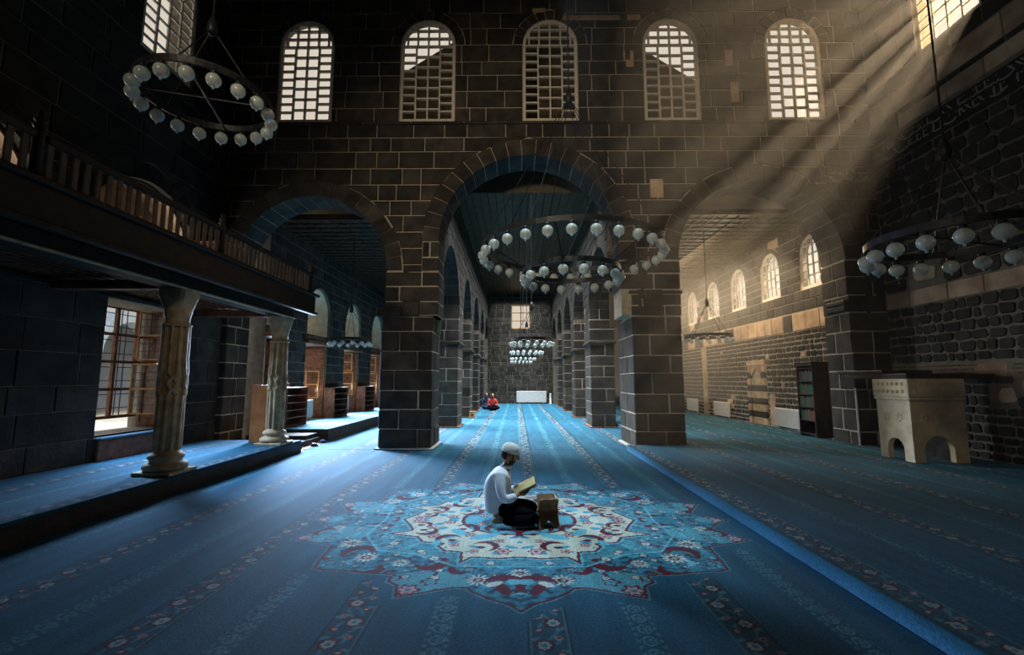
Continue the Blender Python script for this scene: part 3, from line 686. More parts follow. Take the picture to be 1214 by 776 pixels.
polys = fill(YB0, YF - .02, courses(8.0, 10.9, .42, [8.36], rr_), zr, (.5, 1.0), rr_) + fill(9.62, YF - .02, [7.05, 7.5], [], (.5, .9), rr_) + fill(YB0, 9.58, [7.38, 7.5], [], (.5, 1.2), rr_)
lay(wr, polys, FRR, STONE, rr_, 'stone', 80, alt=lambda c, g: LIME if (abs(c[0] - 9.6) < .3 and 8.4 < c[1] < 9.6) else None)
rub = fill(YB0, YF - .02, courses(.12, 1.62, .17, [], rr_, .25), [], (.14, .36), rr_) + fill(YB0, YF - .02, courses(1.9, 3.12, .19, [], rr_, .25), [], (.16, .38), rr_) + fill(YB0, YF - .02, courses(3.48, 6.42, .27, [], rr_, .2), [], (.22, .52), rr_)
for y, z, w_, h_ in ((8.25, 1.75, .55, .26), (8.05, 1.28, .30, .28), (7.55, 1.42, .5, .34), (6.9, 1.2, .3, .28), (9.35, 3.75, .55, .3)):
    rub = [P for P in rub if not (abs(sum(p[0] for p in P) / len(P) - y) < w_ / 2 + .1 and abs(sum(p[1] for p in P) / len(P) - z) < h_ / 2 + .07)]
    lay(wr, [[(y - w_ / 2, z - h_ / 2), (y - w_ / 2, z + h_ / 2), (y + w_ / 2, z + h_ / 2), (y + w_ / 2, z - h_ / 2)]], FRR, LIME, rr_, 'limestone_block', 5, rough=True)
def pxkey(P):
    y = sum(p[0] for p in P) / len(P); z = sum(p[1] for p in P) / len(P); vis = 612 + 8.5 * 540 / y < 1250
    return (0 if vis else 1, y)
lay(wr, rub, FRR, STONED, rr_, 'rubble_stone', 300, gap=.03, relief=.03, bev=.012, rough=True, key=pxkey)
for k, z in enumerate((1.65, 1.725, 1.80, 1.87)):
    P = []; x = YF - .02
    while x > 6.4:
        n = x - rr_.uniform(.28, .34)
        if not (7.95 < x < 8.6): P.append([(n, z), (n, z + .045), (x, z + .045), (x, z)])
        x = n
    if k < 3: lay(wr, P, FRR, BRICKM, rr_, 'brick', 60, gap=.012, relief=.015, bev=.004)
t = empty('inscription_band', (XR, 8, 6.7)); tag(t, 'long dark inscription band with carved calligraphy high on the right wall', 'inscription')
ft = lambda u, v, w: (-w, u - 8, v - 6.7)
MB().cbox(-.04, 0, -4.4, 2.38, -.26, .26, .01).build('panel', BANDM, t)
script_strokes(t, 5.6, 10.33, 6.48, 6.93, lambda u, v, w: (-.04 - w, u - 8, v - 6.7), rr_)
arched_window(FRR, RWC, 8.37, 10.1, .67, .05, rr_, t=.04)

# ------------------------------------------------------------------ nave arcades
OP = [(11.52, 15.1), (16.3, 19.1), (20.25, 23.1), (24.25, 26.7), (27.85, 30.3)]
def arcade(name, X0, X1, face, start, rg, inner):
    w = struct(empty(name)); f = plane_left(inner) if face > 0 else plane_right(inner); T = X1 - X0
    top = 7.35; ops = [(max(start, a), b) for a, b in OP]
    outer = [(30.5, 2.9), (30.5, top), (start - .02, top), (start - .02, 2.9)]
    zones = []; arcs = []
    for a, b in ops:
        c = (a + b) / 2; r = (b - a) / 2; sp = 5.5 - r; arcs.append((c, r, sp)); outer += [(a, 2.9)] + arc(c, sp, r, 20) + [(b, 2.9)]; zones.append(ArchZ(c, r + .3, 0, sp))
    clean = [outer[0]]
    for p in outer[1:]:
        if math.hypot(p[0] - clean[-1][0], p[1] - clean[-1][1]) > 1e-3: clean.append(p)
    plate('backing', MORTARD, clean, [], 0, -T, f, w)
    ps = fill(start, 30.45, courses(2.95, top, .3, [], rg), zones, (.35, .8), rg)
    lay(w, ps, f, STONE, rg, 'stone', 130, key=lambda P: min(p[0] for p in P))
    for i, (c, r, sp) in enumerate(arcs): voussoirs(w, c, sp, r - .012, r + .3, 17, f, -T - .01, .018, STONE, rg, stuff=i > 1)
    for a, b in ops[:1]: pass
    piers = [(15.1, 16.3), (19.1, 20.25), (23.1, 24.25), (26.7, 27.85)]
    words = ['first', 'second', 'third', 'fourth']; side = 'left' if face > 0 else 'right'
    for i, (a, b) in enumerate(piers):
        pier(X0, X1, a, b, '%s dark stone pier behind the big front pier on the %s side of the nave' % (words[i], side), rg, 2.72, .006, .36, [(X0 - .06, X1 + .06, a - .06, b + .06, 2.72, 2.84)], slab=1, one=i > 1)
        block_pier(w, X0 - .014, X1 + .014, a - .016, b + .016, 2.85, 3.9, .36, rg, rel=.003, one=i > 1)
arcade('wall_nave_left', -2.72, -1.92, 1, 11.5, random.Random(41), -1.92)
arcade('wall_nave_right', 2.45, 3.25, -1, 11.86, random.Random(42), 2.45)
# far wall
rf_ = random.Random(51); wfar = struct(empty('wall_far')); FF = plane_front(30.5)
plate('backing', MORTARD, [(-8, 0), (8.6, 0), (8.6, 7.6), (-8, 7.6)], [[(-.3, 4.95), (-.3, 6.6), (.9, 6.6), (.9, 4.95)]], 0, -.6, FF, wfar)
ps = fill(-1.92, 2.45, courses(0, 7.35, .28, [4.95, 6.6], rf_), [RectZ(-.3, .9, 4.95, 6.6)], (.35, .7), rf_)
lay(wfar, ps, FF, STONE, rf_, 'stone', 0, stuffname='coursed_stones', gap=.03)
win_n[0] += 1; t = struct(empty('window_%d' % win_n[0], (.3, 30.5, 5.775)))
B = MB()
for x in (-.6, 0, .6): B.box(x - .03, x + .03, -.02, .05, -.825, .825)
for z in (-.8, -.27, .27, .8): B.box(-.6, .6, -.02, .05, z - .03, z + .03)
B.build('frame', WOODL, t)
for i in range(2):
    for j in range(3): MB().box(-.58 + .6 * i, -.02 + .6 * i, .02, .026, -.78 + .54 * j, -.3 + .54 * j).build('pane', GLASS, t)

# ------------------------------------------------------------------ ceilings beyond the arches
def boards(name, x0, x1, y0, y1, z, n, lat=None, BOARD=BOARD):
    t = struct(empty(name)); MB().box(x0, x1, y0, y1, z + .03, z + .12).build('backing', WOODD, t)
    w = (x1 - x0) / n
    for i in range(n): MB().cbox(x0 + i * w + .012, x0 + (i + 1) * w - .012, y0, y1, z, z + .032, .006).build('plank', BOARD, t)
    if lat:
        B = MB(); y = y0
        while y < y1: B.box(x0, x1, y, y + .05, z - .03, z - .001); y += lat
        x = x0
        while x < x1: B.box(x, x + .035, y0, y1, z - .022, z - .0005); x += .33
        tag(B.build('lattice_battens', BOARD, t), kind='stuff')
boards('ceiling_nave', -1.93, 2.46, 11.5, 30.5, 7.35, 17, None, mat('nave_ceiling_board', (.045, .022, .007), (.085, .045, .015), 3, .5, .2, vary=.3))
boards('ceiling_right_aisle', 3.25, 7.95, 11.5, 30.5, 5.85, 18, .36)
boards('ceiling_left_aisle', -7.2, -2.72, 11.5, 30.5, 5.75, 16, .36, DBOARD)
struct(MB().box(-2.75, -1.9, 11.5, 30.5, 7.33, 7.5).build('wall_cap', MORTAR)); struct(MB().box(2.42, 3.28, 11.5, 30.5, 7.33, 7.5).build('wall_cap', MORTAR))

# ------------------------------------------------------------------ right aisle wall
XA = 7.95; FA = plane_right(XA); ra = random.Random(61); wa = struct(empty('wall_right_aisle'))
AW = [12.05, 14.1, 16.15, 18.25, 20.4, 22.5]; AZ0, ASP, AH = 4.02, 4.95, .54
hol = [[(c - AH, AZ0), (c - AH, ASP)] + arc(c, ASP, AH, 14)[1:-1] + [(c + AH, ASP), (c + AH, AZ0)] for c in AW]
plate('backing', MORTAR, [(10.4, 0), (30.5, 0), (30.5, 5.95), (10.4, 5.95)], hol, 0, -.26, FA, wa)
zz = [RectZ(c - AH, c + AH, AZ0, ASP) for c in AW] + [ArchZ(c, AH + .14, ASP, ASP) for c in AW]
up = fill(11.5, 30, courses(3.45, 5.85, .26, [AZ0, ASP], ra), zz, (.25, .6), ra)
lay(wa, up, FA, STONE, ra, 'stone', 110, key=lambda P: P[0][0], alt=lambda c, g: LIME if g.random() < .03 else None)
for i, c in enumerate(AW): voussoirs(wa, c, ASP, AH + .003, AH + .135, 9, FA, -.2, .015, STONE, ra, splits=1, stuff=i > 2)
P = []; x = 11.5
while x < 24: n = x + ra.uniform(.35, .9); P.append([(x, 2.92), (x, 3.42), (n, 3.42), (n, 2.92)]); x = n
lay(wa, P, FA, LIME, ra, 'limestone_block', 60, alt=lambda c, g: STONE if g.random() < .16 else None)
NY0, NY1 = 14.6, 15.8      # niche
zz2 = [RectZ(NY0, NY1, .12, 2.02), RectZ(19.1, 19.6, .12, 2.92), RectZ(14.2, 14.52, .12, 1.1)]
lo = fill(11.5, 30, courses(.12, 2.92, .15, [2.02, 1.66, 1.86], ra, .2), zz2, (.16, .4), ra)
lay(wa, lo, FA, STONED, ra, 'rubble_stone', 190, gap=.035, relief=.022, bev=.012, rough=True, key=lambda P: P[0][0] + (0 if P[0][1] > .4 else 3), alt=lambda c, g: LIME if (g.random() < .015 or (abs(c[0] - 11.8) < .2 and abs(c[1] - 1.35) < .1)) else None)
z = .12; k = 0
while z < 2.9:
    hgt = ra.uniform(.26, .4); w_ = .22 if k % 2 else .13
    lay(wa, [[(19.35 - w_, z), (19.35 - w_, min(z + hgt, 2.9)), (19.35 + w_, min(z + hgt, 2.9)), (19.35 + w_, z)]], FA, LIME, ra, 'limestone_block', 9); z += hgt; k += 1
lay(wa, [[(14.22, .14), (14.22, 1.05), (14.5, 1.0), (14.5, .14)]], FA, LIME, ra, 'limestone_block', 9)
for c in AW[:6]: arched_window(FA, c, AZ0 + .005, ASP, AH - .003, .03, ra, t=.03)
# niche with striped limestone and basalt surround
t = empty('prayer_niche', (XA, 15.2, .12)); tag(t, 'shallow prayer niche with striped pale and black stone surround', 'niche')
def fN(u, v, w): return (-w, u - 14.05, v - .12)
z = .12; k = 0
while z < 1.8:
    h_ = .21
    for s in (-1, 1):
        wd = .22 if k % 2 == 0 else .28; a, b = (14.05 + s * .58, 14.05 + s * (.58 - wd)); a, b = min(a, b), max(a, b)
        V, F = stone_mesh([(a, z), (a, z + h_), (b, z + h_), (b, z)], fN, .012, .05, .008, ra); link('surround_block', mkmesh('surround_block', V, F, LIME if k % 2 == 0 else STONED), t)
    z += h_; k += 1
V, F = stone_mesh([(13.47, z), (13.47, z + .18), (14.63, z + .18), (14.63, z)], fN, .012, .05, .008, ra); link('lintel', mkmesh('lintel', V, F, LIME), t)
Pn = [(13.72, z), (13.72, z - .35), (14.05, z - .08), (14.38, z - .35), (14.38, z)]
B = MB(); B.poly(Pn, .0, .045, fN); B.build('niche_head', LIME, t)
for i in range(7): MB().cbox(.0 - .012, 0, -.34, .34, i * .21 + .01, i * .21 + .2, .004).build('back_block', STONE if i % 2 else COLST, t)

# ------------------------------------------------------------------ left hall wall below the gallery, with the big courtyard window
XB = -6.8; FB = plane_left(XB); rb = random.Random(71); wb = struct(empty('wall_left_lower'))
plate('backing', MORTARD, [(-5, 0), (YF + .02, 0), (YF + .02, 3.0), (-5, 3.0)], [[(7.42, .62), (7.42, 2.92), (9.16, 2.92), (9.16, .62)]], 0, -.95, FB, wb)
ps = fill(3.0, YF - .01, courses(.24, 3.0, .45, [.62, 2.92], rb), [RectZ(7.42, 9.16, .62, 2.92)], (.5, 1.0), rb)
lay(wb, ps, FB, STONE, rb, 'stone', 120, gap=.012)
for a in (7.44, 9.14):
    B = MB()
def panel_leaf(parent, x0, x1, y, z0, z1, m=WOODR, n=3, name='shutter', th=.045):
    l = MB(); l.cbox(x0, x1, y, y + th, z0, z1, .006); o = l.build(name, m, parent)
    h = (z1 - z0) / n; w = x1 - x0
    for i in range(n):
        a = z0 + i * h + .06; b = z0 + (i + 1) * h - .06
        for (p, q, r, s_) in ((x0 + .05, x1 - .05, a, a + .03), (x0 + .05, x1 - .05, b - .03, b), (x0 + .05, x0 + .08, a, b), (x1 - .08, x1 - .05, a, b)):
            MB().cbox(p, q, y - .018, y, r, s_, .005).build('moulding', m, o)
        MB().cbox(x0 + .12, x1 - .12, y - .012, y, a + .07, b - .07, .008).build('raised_panel', m, o)
    return o
def sash(name, label, x0, x1, y, z0, z1, rows, cols=2, group=None):
    cx_, cz = (x0 + x1) / 2, z0; t = empty(name, (cx_, y, cz)); tag(t, label, 'casement', group); f_ = .035
    B = MB(); w = (x1 - x0) / 2; h = z1 - z0
    B.cbox(-w, -w + f_, -.015, .015, 0, h, .004); B.cbox(w - f_, w, -.015, .015, 0, h, .004); B.cbox(-w + f_, w - f_, -.015, .015, 0, f_, .004); B.cbox(-w + f_, w - f_, -.015, .015, h - f_, h, .004); B.cbox(-w + f_, w - f_, -.015, .015, h / 2 - .02, h / 2 + .02, .004)
    B.build('frame', WOODL, t)
    for k, (a, b) in enumerate(((f_, h / 2 - .02), (h / 2 + .02, h - f_))):
        MB().box(-w + f_, w - f_, -.003, .003, a, b).build('pane', GLASS, t)
        G = MB()
        for i in range(1, cols): x = -w + f_ + (2 * w - 2 * f_) * i / cols; G.tube((x, -.012, a), (x, -.012, b), .006, n=6)
        for j in range(1, rows): z = a + (b - a) * j / rows; G.tube((-w + f_, -.012, z), (w - f_, -.012, z), .006, n=6)
        G.build('glazing_bar', IRON, t)
    return t
# big window
win_n[0] += 1; t = struct(empty('window_%d' % win_n[0], (-7.6, 8.3, .86)))
B = MB(); H_ = 2.06; ys = [-.86, -.42, .18, .60, .86]
ys = [-.84, -.36, .24, .72]
for y in ys: B.cbox(-.035, .035, y - .03, y + .03, 0, H_, .006)
for i in range(5): B.cbox(-.03, .03, ys[0], .84, H_ * i / 4 - .028, H_ * i / 4 + .028, .006)
B.build('frame', WOODR, t)
for i in range(3):
    for j in range(4):
        MB().box(-.004, .004, ys[i] + .03, ys[i + 1] - .03, H_ * j / 4 + .03, H_ * (j + 1) / 4 - .03).build('pane', GLASS, t)
for i in range(3):
    for k in range(1, 3 if i == 0 else 4):
        y = ys[i] + (ys[i + 1] - ys[i]) * k / (3 if i == 0 else 4); MB().tube((-.12, y, 0), (-.12, y, H_), .009, n=6).build('grille_bar', IRON, t)
for j in range(1, 9):
    if j % 2 or True: MB().tube((-.12, ys[0], H_ * (j - .5) / 8 + .03), (-.12, .8, H_ * (j - .5) / 8 + .03), .009, n=6).build('grille_bar', IRON, t)
sash('casement_sash', 'upper open casement with honey frame beside the big courtyard window', -7.56, -7.06, 9.0, 1.93, 2.93, 3)
sash('casement_sash', 'lower open casement with honey frame beside the big courtyard window', -7.56, -7.0, 8.92, .88, 1.87, 3)
t = empty('window_shutter', (-7.2, 9.12, .64)); tag(t, 'tall brown panelled shutter folded against the jamb of the big window', 'shutter')
panel_leaf(t, -.33, .38, -.03, .02, 2.24, WOODR, 4, 'shutter_leaf')
MB().tube((.1, -.07, 1.25), (.1, -.03, 1.25), .02, n=10).build('latch', IRON, t)
t = empty('window_bench', (-6.95, 8.3, .24)); tag(t, 'low dark red bench below the big courtyard window with blue cushion top', 'bench')
MB().cbox(-.1, .22, -.86, .9, 0, .33, .01).build('base', WOODR, t); MB().cbox(-.1, .24, -.86, .9, .331, .38, .015).build('cushion', CARPET if False else mat('blue_cushion', (.06, .12, .17), (.09, .16, .22), 20), t)

# ------------------------------------------------------------------ gallery
GX = -4.42
t = empty('gallery', (-5.8, 3, 3.05)); tag(t, 'dark wooden gallery with slatted balustrade along the left side of the hall', 'balcony')
o = t.location.copy(); O = lambda x0, x1, y0, y1, z0, z1, c=.01: MB().cbox(x0 - o.x, x1 - o.x, y0 - o.y, y1 - o.y, z0 - o.z, z1 - o.z, c)
O(-7.13, GX - .06, -3, 9.62, 3.16, 3.24).build('floor_deck', WOODD, t)
O(GX - .06, GX + .05, -3, 9.75, 2.98, 3.36).build('fascia', WOODD, t)
O(GX - .02, GX + .12, -3, 9.8, 3.33, 3.39).build('cornice', WOODD, t)
O(GX - .0, GX + .1, -3, 9.78, 2.94, 3.0).build('cornice', WOODD, t)
O(-5.14, -4.78, -3, 9.72, 2.87, 3.05).build('main_beam', WOODD, t)
O(-4.83, -4.76, -3, 9.72, 2.855, 2.885).build('beam_trim', COLST, t)
for y in (0.4, 3.6, 6.55, 9.5): O(-6.78, -4.8, y - .09, y + .09, 2.74 + .13, 3.0).build('cross_beam', WOODR, t)
L = MB()
for i in range(72):
    y = -2.9 + i * .17
    L.box(-6.8 - o.x, -5.14 - o.x, y - o.y, y + .05 - o.y, 3.07 - o.z, 3.09 - o.z)
for i in range(10): L.box(-6.8 + .17 * i - o.x, -6.75 + .17 * i - o.x, -3 - o.y, 9.6 - o.y, 3.055 - o.z, 3.07 - o.z)
tag(L.build('soffit_lattice', WOODR, t), kind='stuff')
O(-6.8, -5.14, -3, 9.6, 3.1, 3.155).build('soffit_board', WOODR, t)
def rail(y0, y1):
    O(GX - .05, GX + .05, y0, y1, 3.76, 3.83, .015).build('handrail', WOODD, t); O(GX - .03, GX + .03, y0, y1, 3.39, 3.43).build('bottom_rail', WOODD, t)
    n = max(1, round((y1 - y0) / .125)); me = O(GX - .012, GX + .012, -.03 + o.y, .03 + o.y, 3.43, 3.76, .004).mesh('baluster', WOODB)
    for i in range(n): link('baluster', me, t, (0, y0 - o.y + (i + .5) * (y1 - y0) / n, 0))
posts = [.4, 3.95, 6.6, 9.58]
prof = [(.045, 0), (.045, .44), (.055, .46), (.035, .48), (.055, .51), (.03, .54), (.05, .57), (.025, .60), (.032, .63), (.006, .68)]
for y in posts: link('newel_post', MB().lathe(prof, 12).mesh('newel_post', WOODD, True), t, (GX - o.x, y - o.y, 3.38 - o.z))
for a, b in zip(posts, posts[1:]): rail(a + .05, b - .05)
# lattice gate standing at the far end of the gallery
t = empty('lattice_gate', (-6.72, 9.56, 3.24)); tag(t, 'small red-brown wooden lattice screen at the far end of the gallery', 'screen')
B = MB()
for a in (-.36, .32): B.cbox(a, a + .04, -.02, .02, 0, 1.3, .004)
for z in (0, .62, 1.26): B.cbox(-.36, .36, -.02, .02, z, z + .04, .004)
B.build('frame', WOODR, t); B = MB()
for i in range(22): B.box(-.32, .32, -.006, .006, .06 + i * .055, .085 + i * .055)
for i in range(8): B.box(-.31 + i * .085, -.295 + i * .085, -.012, -.006, .04, 1.26)
tag(B.build('lattice_slats', WOODR, t), kind='stuff')

# columns under the gallery
def column(x, y, label):
    t = empty('marble_column', (x, y, .24)); tag(t, label, 'column')
    B = MB(); B.cbox(-.27, .27, -.27, .27, 0, .05, .01); B.build('plinth', COLST, t)
    MB().lathe([(.22, .05), (.265, .07), (.275, .11), (.25, .15), (.20, .165), (.19, .19), (.215, .21), (.222, .24), (.205, .27), (.17, .29), (.16, .32)], 28).build('base', COLST, t, True)
    MB().lathe([(.145, .32), (.142, 1.0), (.138, 2.08)], 24).build('shaft', COLST, t, True)
    RB = MB()
    for k_ in range(10):
        pair = k_ // 2; sg = 1 if k_ % 2 else -1; mid = 2 * PI * (pair + .5) / 5 - .3; hw = PI / 10
        zs = [.32, .6, .95] + [1.08 + .36 * i / 14 for i in range(15)] + [1.6, 1.85, 2.08]
        P = []
        for z in zs:
            u = min(1, max(0, (z - 1.08) / .36)); a = mid + sg * hw * math.cos(2 * PI * u); rr_s = .148 + (.014 if 0 < u < 1 else 0); P.append((rr_s * math.cos(a), rr_s * math.sin(a), z))
        for p, q in zip(P, P[1:]): RB.tube(p, q, .027, n=8, cap=False)
    tag(RB.build('knotted_ribs', COLST, t, True), kind='stuff')
    MB().lathe([(.150, 2.08), (.185, 2.085), (.19, 2.11), (.155, 2.13), (.16, 2.15)], 28).build('necking', COLST, t, True)
    B = MB(); k = 28
    rings = [(.150, 2.15, 0), (.155, 2.22, .1), (.168, 2.34, .35), (.19, 2.46, .7), (.20, 2.52, 1), (.205, 2.625, 1)]; V = []
    for r, z, sq in rings:
        for i in range(k):
            a = 2 * PI * i / k; c, s = math.cos(a), math.sin(a); q = 1 / max(abs(c), abs(s)); m_ = (1 - sq) + sq * min(q, 1.22); V.append((r * m_ * c, r * m_ * s, z))
    F = [(j * k + i, j * k + (i + 1) % k, (j + 1) * k + (i + 1) % k, (j + 1) * k + i) for j in range(5) for i in range(k)] + [tuple(range(5 * k, 6 * k))]
    B.add(V, F).build('capital', COLST, t)
    return t
column(-4.98, 6.6, 'fluted marble column with carved knot, nearer of the two under the gallery')
column(-4.98, 9.52, 'fluted marble column with carved knot at the far end of the gallery platform')

# ------------------------------------------------------------------ left aisle wall with doors and arched windows
XC = -6.4; FC = plane_left(XC); rc = random.Random(81); wc = struct(empty('wall_left_aisle')); TC = 1.1
DF = [12.2, 15.3, 18.4, 21.5, 24.6, 27.7]; hol = []; zc = []; VA = []
for i, d in enumerate(DF):
    a = max(11.56, d - 1.55); hol.append([(a, .3), (a, 2.66), (d, 2.66), (d, .3)]); zc.append(RectZ(a, d, .3, 2.9))
    c = d - .65; r = .85
    if i: VA.append((c, r, 3.66)); hol.append([(c - r, 2.96), (c - r, 3.66)] + arc(c, 3.66, r, 16)[1:-1] + [(c + r, 3.66), (c + r, 2.96)]); zc += [RectZ(c - r, c + r, 2.96, 3.66), ArchZ(c, r + .16, 3.66, 3.66)]
hol.append([(11.56, 2.96), (11.56, 4.3), (12.5, 4.3), (12.5, 2.96)]); zc.append(RectZ(11.5, 12.5, 2.96, 4.3))
plate('backing', MORTARD, [(11.5, 0), (30.5, 0), (30.5, 5.8), (11.5, 5.8)], hol, 0, -TC, FC, wc)
ps = fill(11.5, 30.4, courses(.3, 5.75, .3, [2.66, 2.96, 3.66], rc), zc, (.3, .75), rc)
lay(wc, ps, FC, STONE, rc, 'stone', 200, key=lambda P: P[0][0])
for i, (c, r, sp) in enumerate(VA):
    voussoirs(wc, c, sp, r + .003, r + .155, 13, FC, -.2, .018, STONE, rc, splits=1, stuff=i > 1)
    q = r - .02; P = [(c + q * math.cos(PI * k / 16), sp + q * math.sin(PI * k / 16)) for k in range(17)]; Q = [(c + (q - .05) * math.cos(PI * k / 16), sp + (q - .05) * math.sin(PI * k / 16)) for k in range(16, -1, -1)]
    B = MB(); B.poly([(c + q, 2.97)] + P + [(c - q, 2.97), (c - q + .05, 2.97)] + Q + [(c + q - .05, 2.97)], -.08, -TC - .02, FC); B.build('pale_reveal', LIMEW, wc)
    arched_window(FC, c, 2.98, sp, r - .03, TC - .08, rc, m=IRON)
ordn = ['nearest', 'second', 'third', 'fourth', 'fifth', 'farthest']
for i, d in enumerate(DF[:5]):
    a = max(11.56, d - 1.55)
    t = struct(empty('trim_%d' % (i + 1), (XC, d, 2.66))); MB().cbox(-.05, .16, a - d - .12, .12, .002, .1, .01).build('lintel_beam', WOODR, t)
    t = empty('door_shutter', (-6.85, d - .05, .31)); tag(t, 'red-brown panelled door leaf folded in the %s doorway of the left aisle' % ordn[i], 'door leaf', 'folded door leaves of the left aisle')
    panel_leaf(t, -.5, .43, -.02, 0, 2.32, WOODR, 3, 'leaf')
    win_n[0] += 1; w_ = struct(empty('window_%d' % win_n[0], (-7.3, (a + d) / 2, .9))); B = MB(); hw = (d - a) / 2
    for y in (-hw, -hw / 3, hw / 3, hw): B.cbox(-.03, .03, y - .03, y + .03, 0, 1.76, .005)
    for z in (0, .6, 1.18, 1.73): B.cbox(-.03, .03, -hw, hw, z - .03, z + .03, .005)
    B.build('frame', WOODR, w_); 
    for p in range(3):
        for q in range(3): MB().box(-.004, .004, -hw + .03 + p * hw * 2 / 3, -hw - .03 + (p + 1) * hw * 2 / 3, (.03, .63, 1.21)[q], (.57, 1.15, 1.7)[q]).build('pane', GLASS, w_)
    MB().box(-.2, .1, -hw, hw, -.6, -.03).build('sill_wall', STONED, w_)
    if i: sash('casement_sash', 'open honey-framed casement in front of the %s doorway of the left aisle' % ordn[i], -6.95, -6.5, d - .3 + .05 * i, .95, 1.85, 2)
    if i in (2, 3): sash('casement_sash', 'upper open honey-framed casement of the %s doorway of the left aisle' % ordn[i], -6.98, -6.52, d - .33, 1.9, 2.6, 2)
def radiator(name, x, y, z, L_, H_, face, label, group=None):
    t = empty(name, (x, y, z)); tag(t, label, 'radiator', group); s = face
    MB().cbox(min(0, s * .07) , max(0, s * .07), -L_ / 2, L_ / 2, .06, H_, .01).build('panel', ENAMEL, t)
    B = MB()
    for i in range(int(L_ / .05)): B.box(s * .071 if s > 0 else -.078, .078 if s > 0 else -.071, -L_ / 2 + .03 + i * .05, -L_ / 2 + .045 + i * .05, .1, H_ - .05)
    tag(B.build('convector_ribs', ENAMEL, t), kind='stuff')
    for y_ in (-L_ / 2 + .08, L_ / 2 - .08): MB().cbox(min(.01 * s, .05 * s), max(.01 * s, .05 * s), y_ - .015, y_ + .015, 0, .059, .003).build('foot', ENAMEL, t)
    MB().tube((s * .035, -L_ / 2 - .05, .1), (s * .035, -L_ / 2, .1), .014, n=8).build('valve', MARBLE, t)
    return t
for i, y in enumerate((14.4, 17.55, 20.6)):
    radiator('radiator', -6.62, y, .3, .8, .62, 1, 'small white radiator under the open casement of the %s doorway on the left' % ordn[i + 1])
def bookcase_low(x0, x1, y0, y1, z, h, label, side=WOODO, group=None):
    t = empty('low_bookcase', ((x0 + x1) / 2, (y0 + y1) / 2, z)); tag(t, label, 'bookcase', group); W = (x1 - x0) / 2; D_ = (y1 - y0) / 2
    for y in (-D_, D_ - .03): MB().cbox(-W, W, y, y + .03, 0, h, .004).build('side_panel', side, t)
    MB().box(-W, -W + .02, -D_ + .03, D_ - .03, 0, h).build('back_panel', WOODD, t)
    MB().cbox(-W, W, -D_ + .03, D_ - .03, h - .03, h, .004).build('top', WOODR, t)
    n = 5
    for i in range(n): MB().cbox(-W + .02, W, -D_ + .031, D_ - .031, .03 + i * (h - .06) / n, .05 + i * (h - .06) / n, .003).build('shelf', WOODR if side is not WOODO else WOODL, t)
bookcase_low(-5.62, -5.1, 9.72, 10.12, .24, 1.2, 'orange-sided wooden bookcase behind the far gallery column', WOODO)
bookcase_low(-6.35, -6.0, 12.0, 13.2, .3, 1.05, 'dark low bookcase with open shelves, nearest on the left aisle platform', WOODR)
bookcase_low(-6.37, -6.02, 15.2, 16.4, .3, 1.0, 'red-brown low bookcase standing between second and third left doorways', WOODR)
bookcase_low(-6.37, -6.02, 18.3, 19.5, .3, 1.0, 'red-brown low bookcase standing between third and fourth left doorways', WOODR)

# courtyard outside the left windows
struct(MB().box(-30, -7.95, -5, 40, -.3, .1).build('courtyard_ground', PAVE))
cy = struct(empty('courtyard_arcade')); fcy = plane_left(-17)
outer = [(-4, .1)]; zs_ = []
for i in range(9):
    c = -1 + i * 4.2; outer += [(c - 1.5, .1)] + arc(c, 2.6, 1.5, 14) + [(c + 1.5, .1)]; zs_.append(ArchZ(c, 1.85, 0, 2.6))
outer += [(36, .1), (36, 7), (-4, 7)]
plate('facade', COURTW, outer, [], 0, -.8, fcy, cy)
MB().box(-20.2, -20, -4, 36, 0, 7).build('rear_wall', COURTW, cy); MB().box(-20, -16.6, -4, 36, 6.9, 7.1).build('eaves', ROOFM, cy)
for i in range(9): voussoirs(cy, -1 + i * 4.2, 2.6, 1.49, 1.85, 11, fcy, -.3, .04, LIMEW if False else COURTW, rc, splits=1)
for i in range(4): MB().cbox(-19.98, -19.9, 6.5 + i * 6.3, 7.9 + i * 6.3, .1, 2.5, .01).build('door_panel', WOODR, cy)

# ------------------------------------------------------------------ furniture on the right
for i, (y, L_) in enumerate(((20.2, 1.3), (17.0, 1.15), (15.75, 1.5), (12.55, 1.05), (11.35, .75))): pass
RAD = [(20.65, 1.2, 'white radiator farthest along the right aisle wall, close to the pier'), (17.75, 1.3, 'white radiator in the right aisle between pale stone strip and niche'), (13.5, 1.2, 'white radiator between the prayer niche and the bookcase'), (11.0 - .0, .75, 'white radiator beside the carved stone pulpit base')]
for y, L_, lb in RAD: radiator('radiator', XA - .05, y, .12, L_, .6, -1, lb)
t = empty('heating_pipe', (7.55, 10.3, .12)); tag(t, 'thin white pipe standing between radiator and pulpit base', 'pipe')
MB().tube((0, 0, 0), (0, 0, 1.25), .02, n=8).build('pipe', ENAMEL, t)
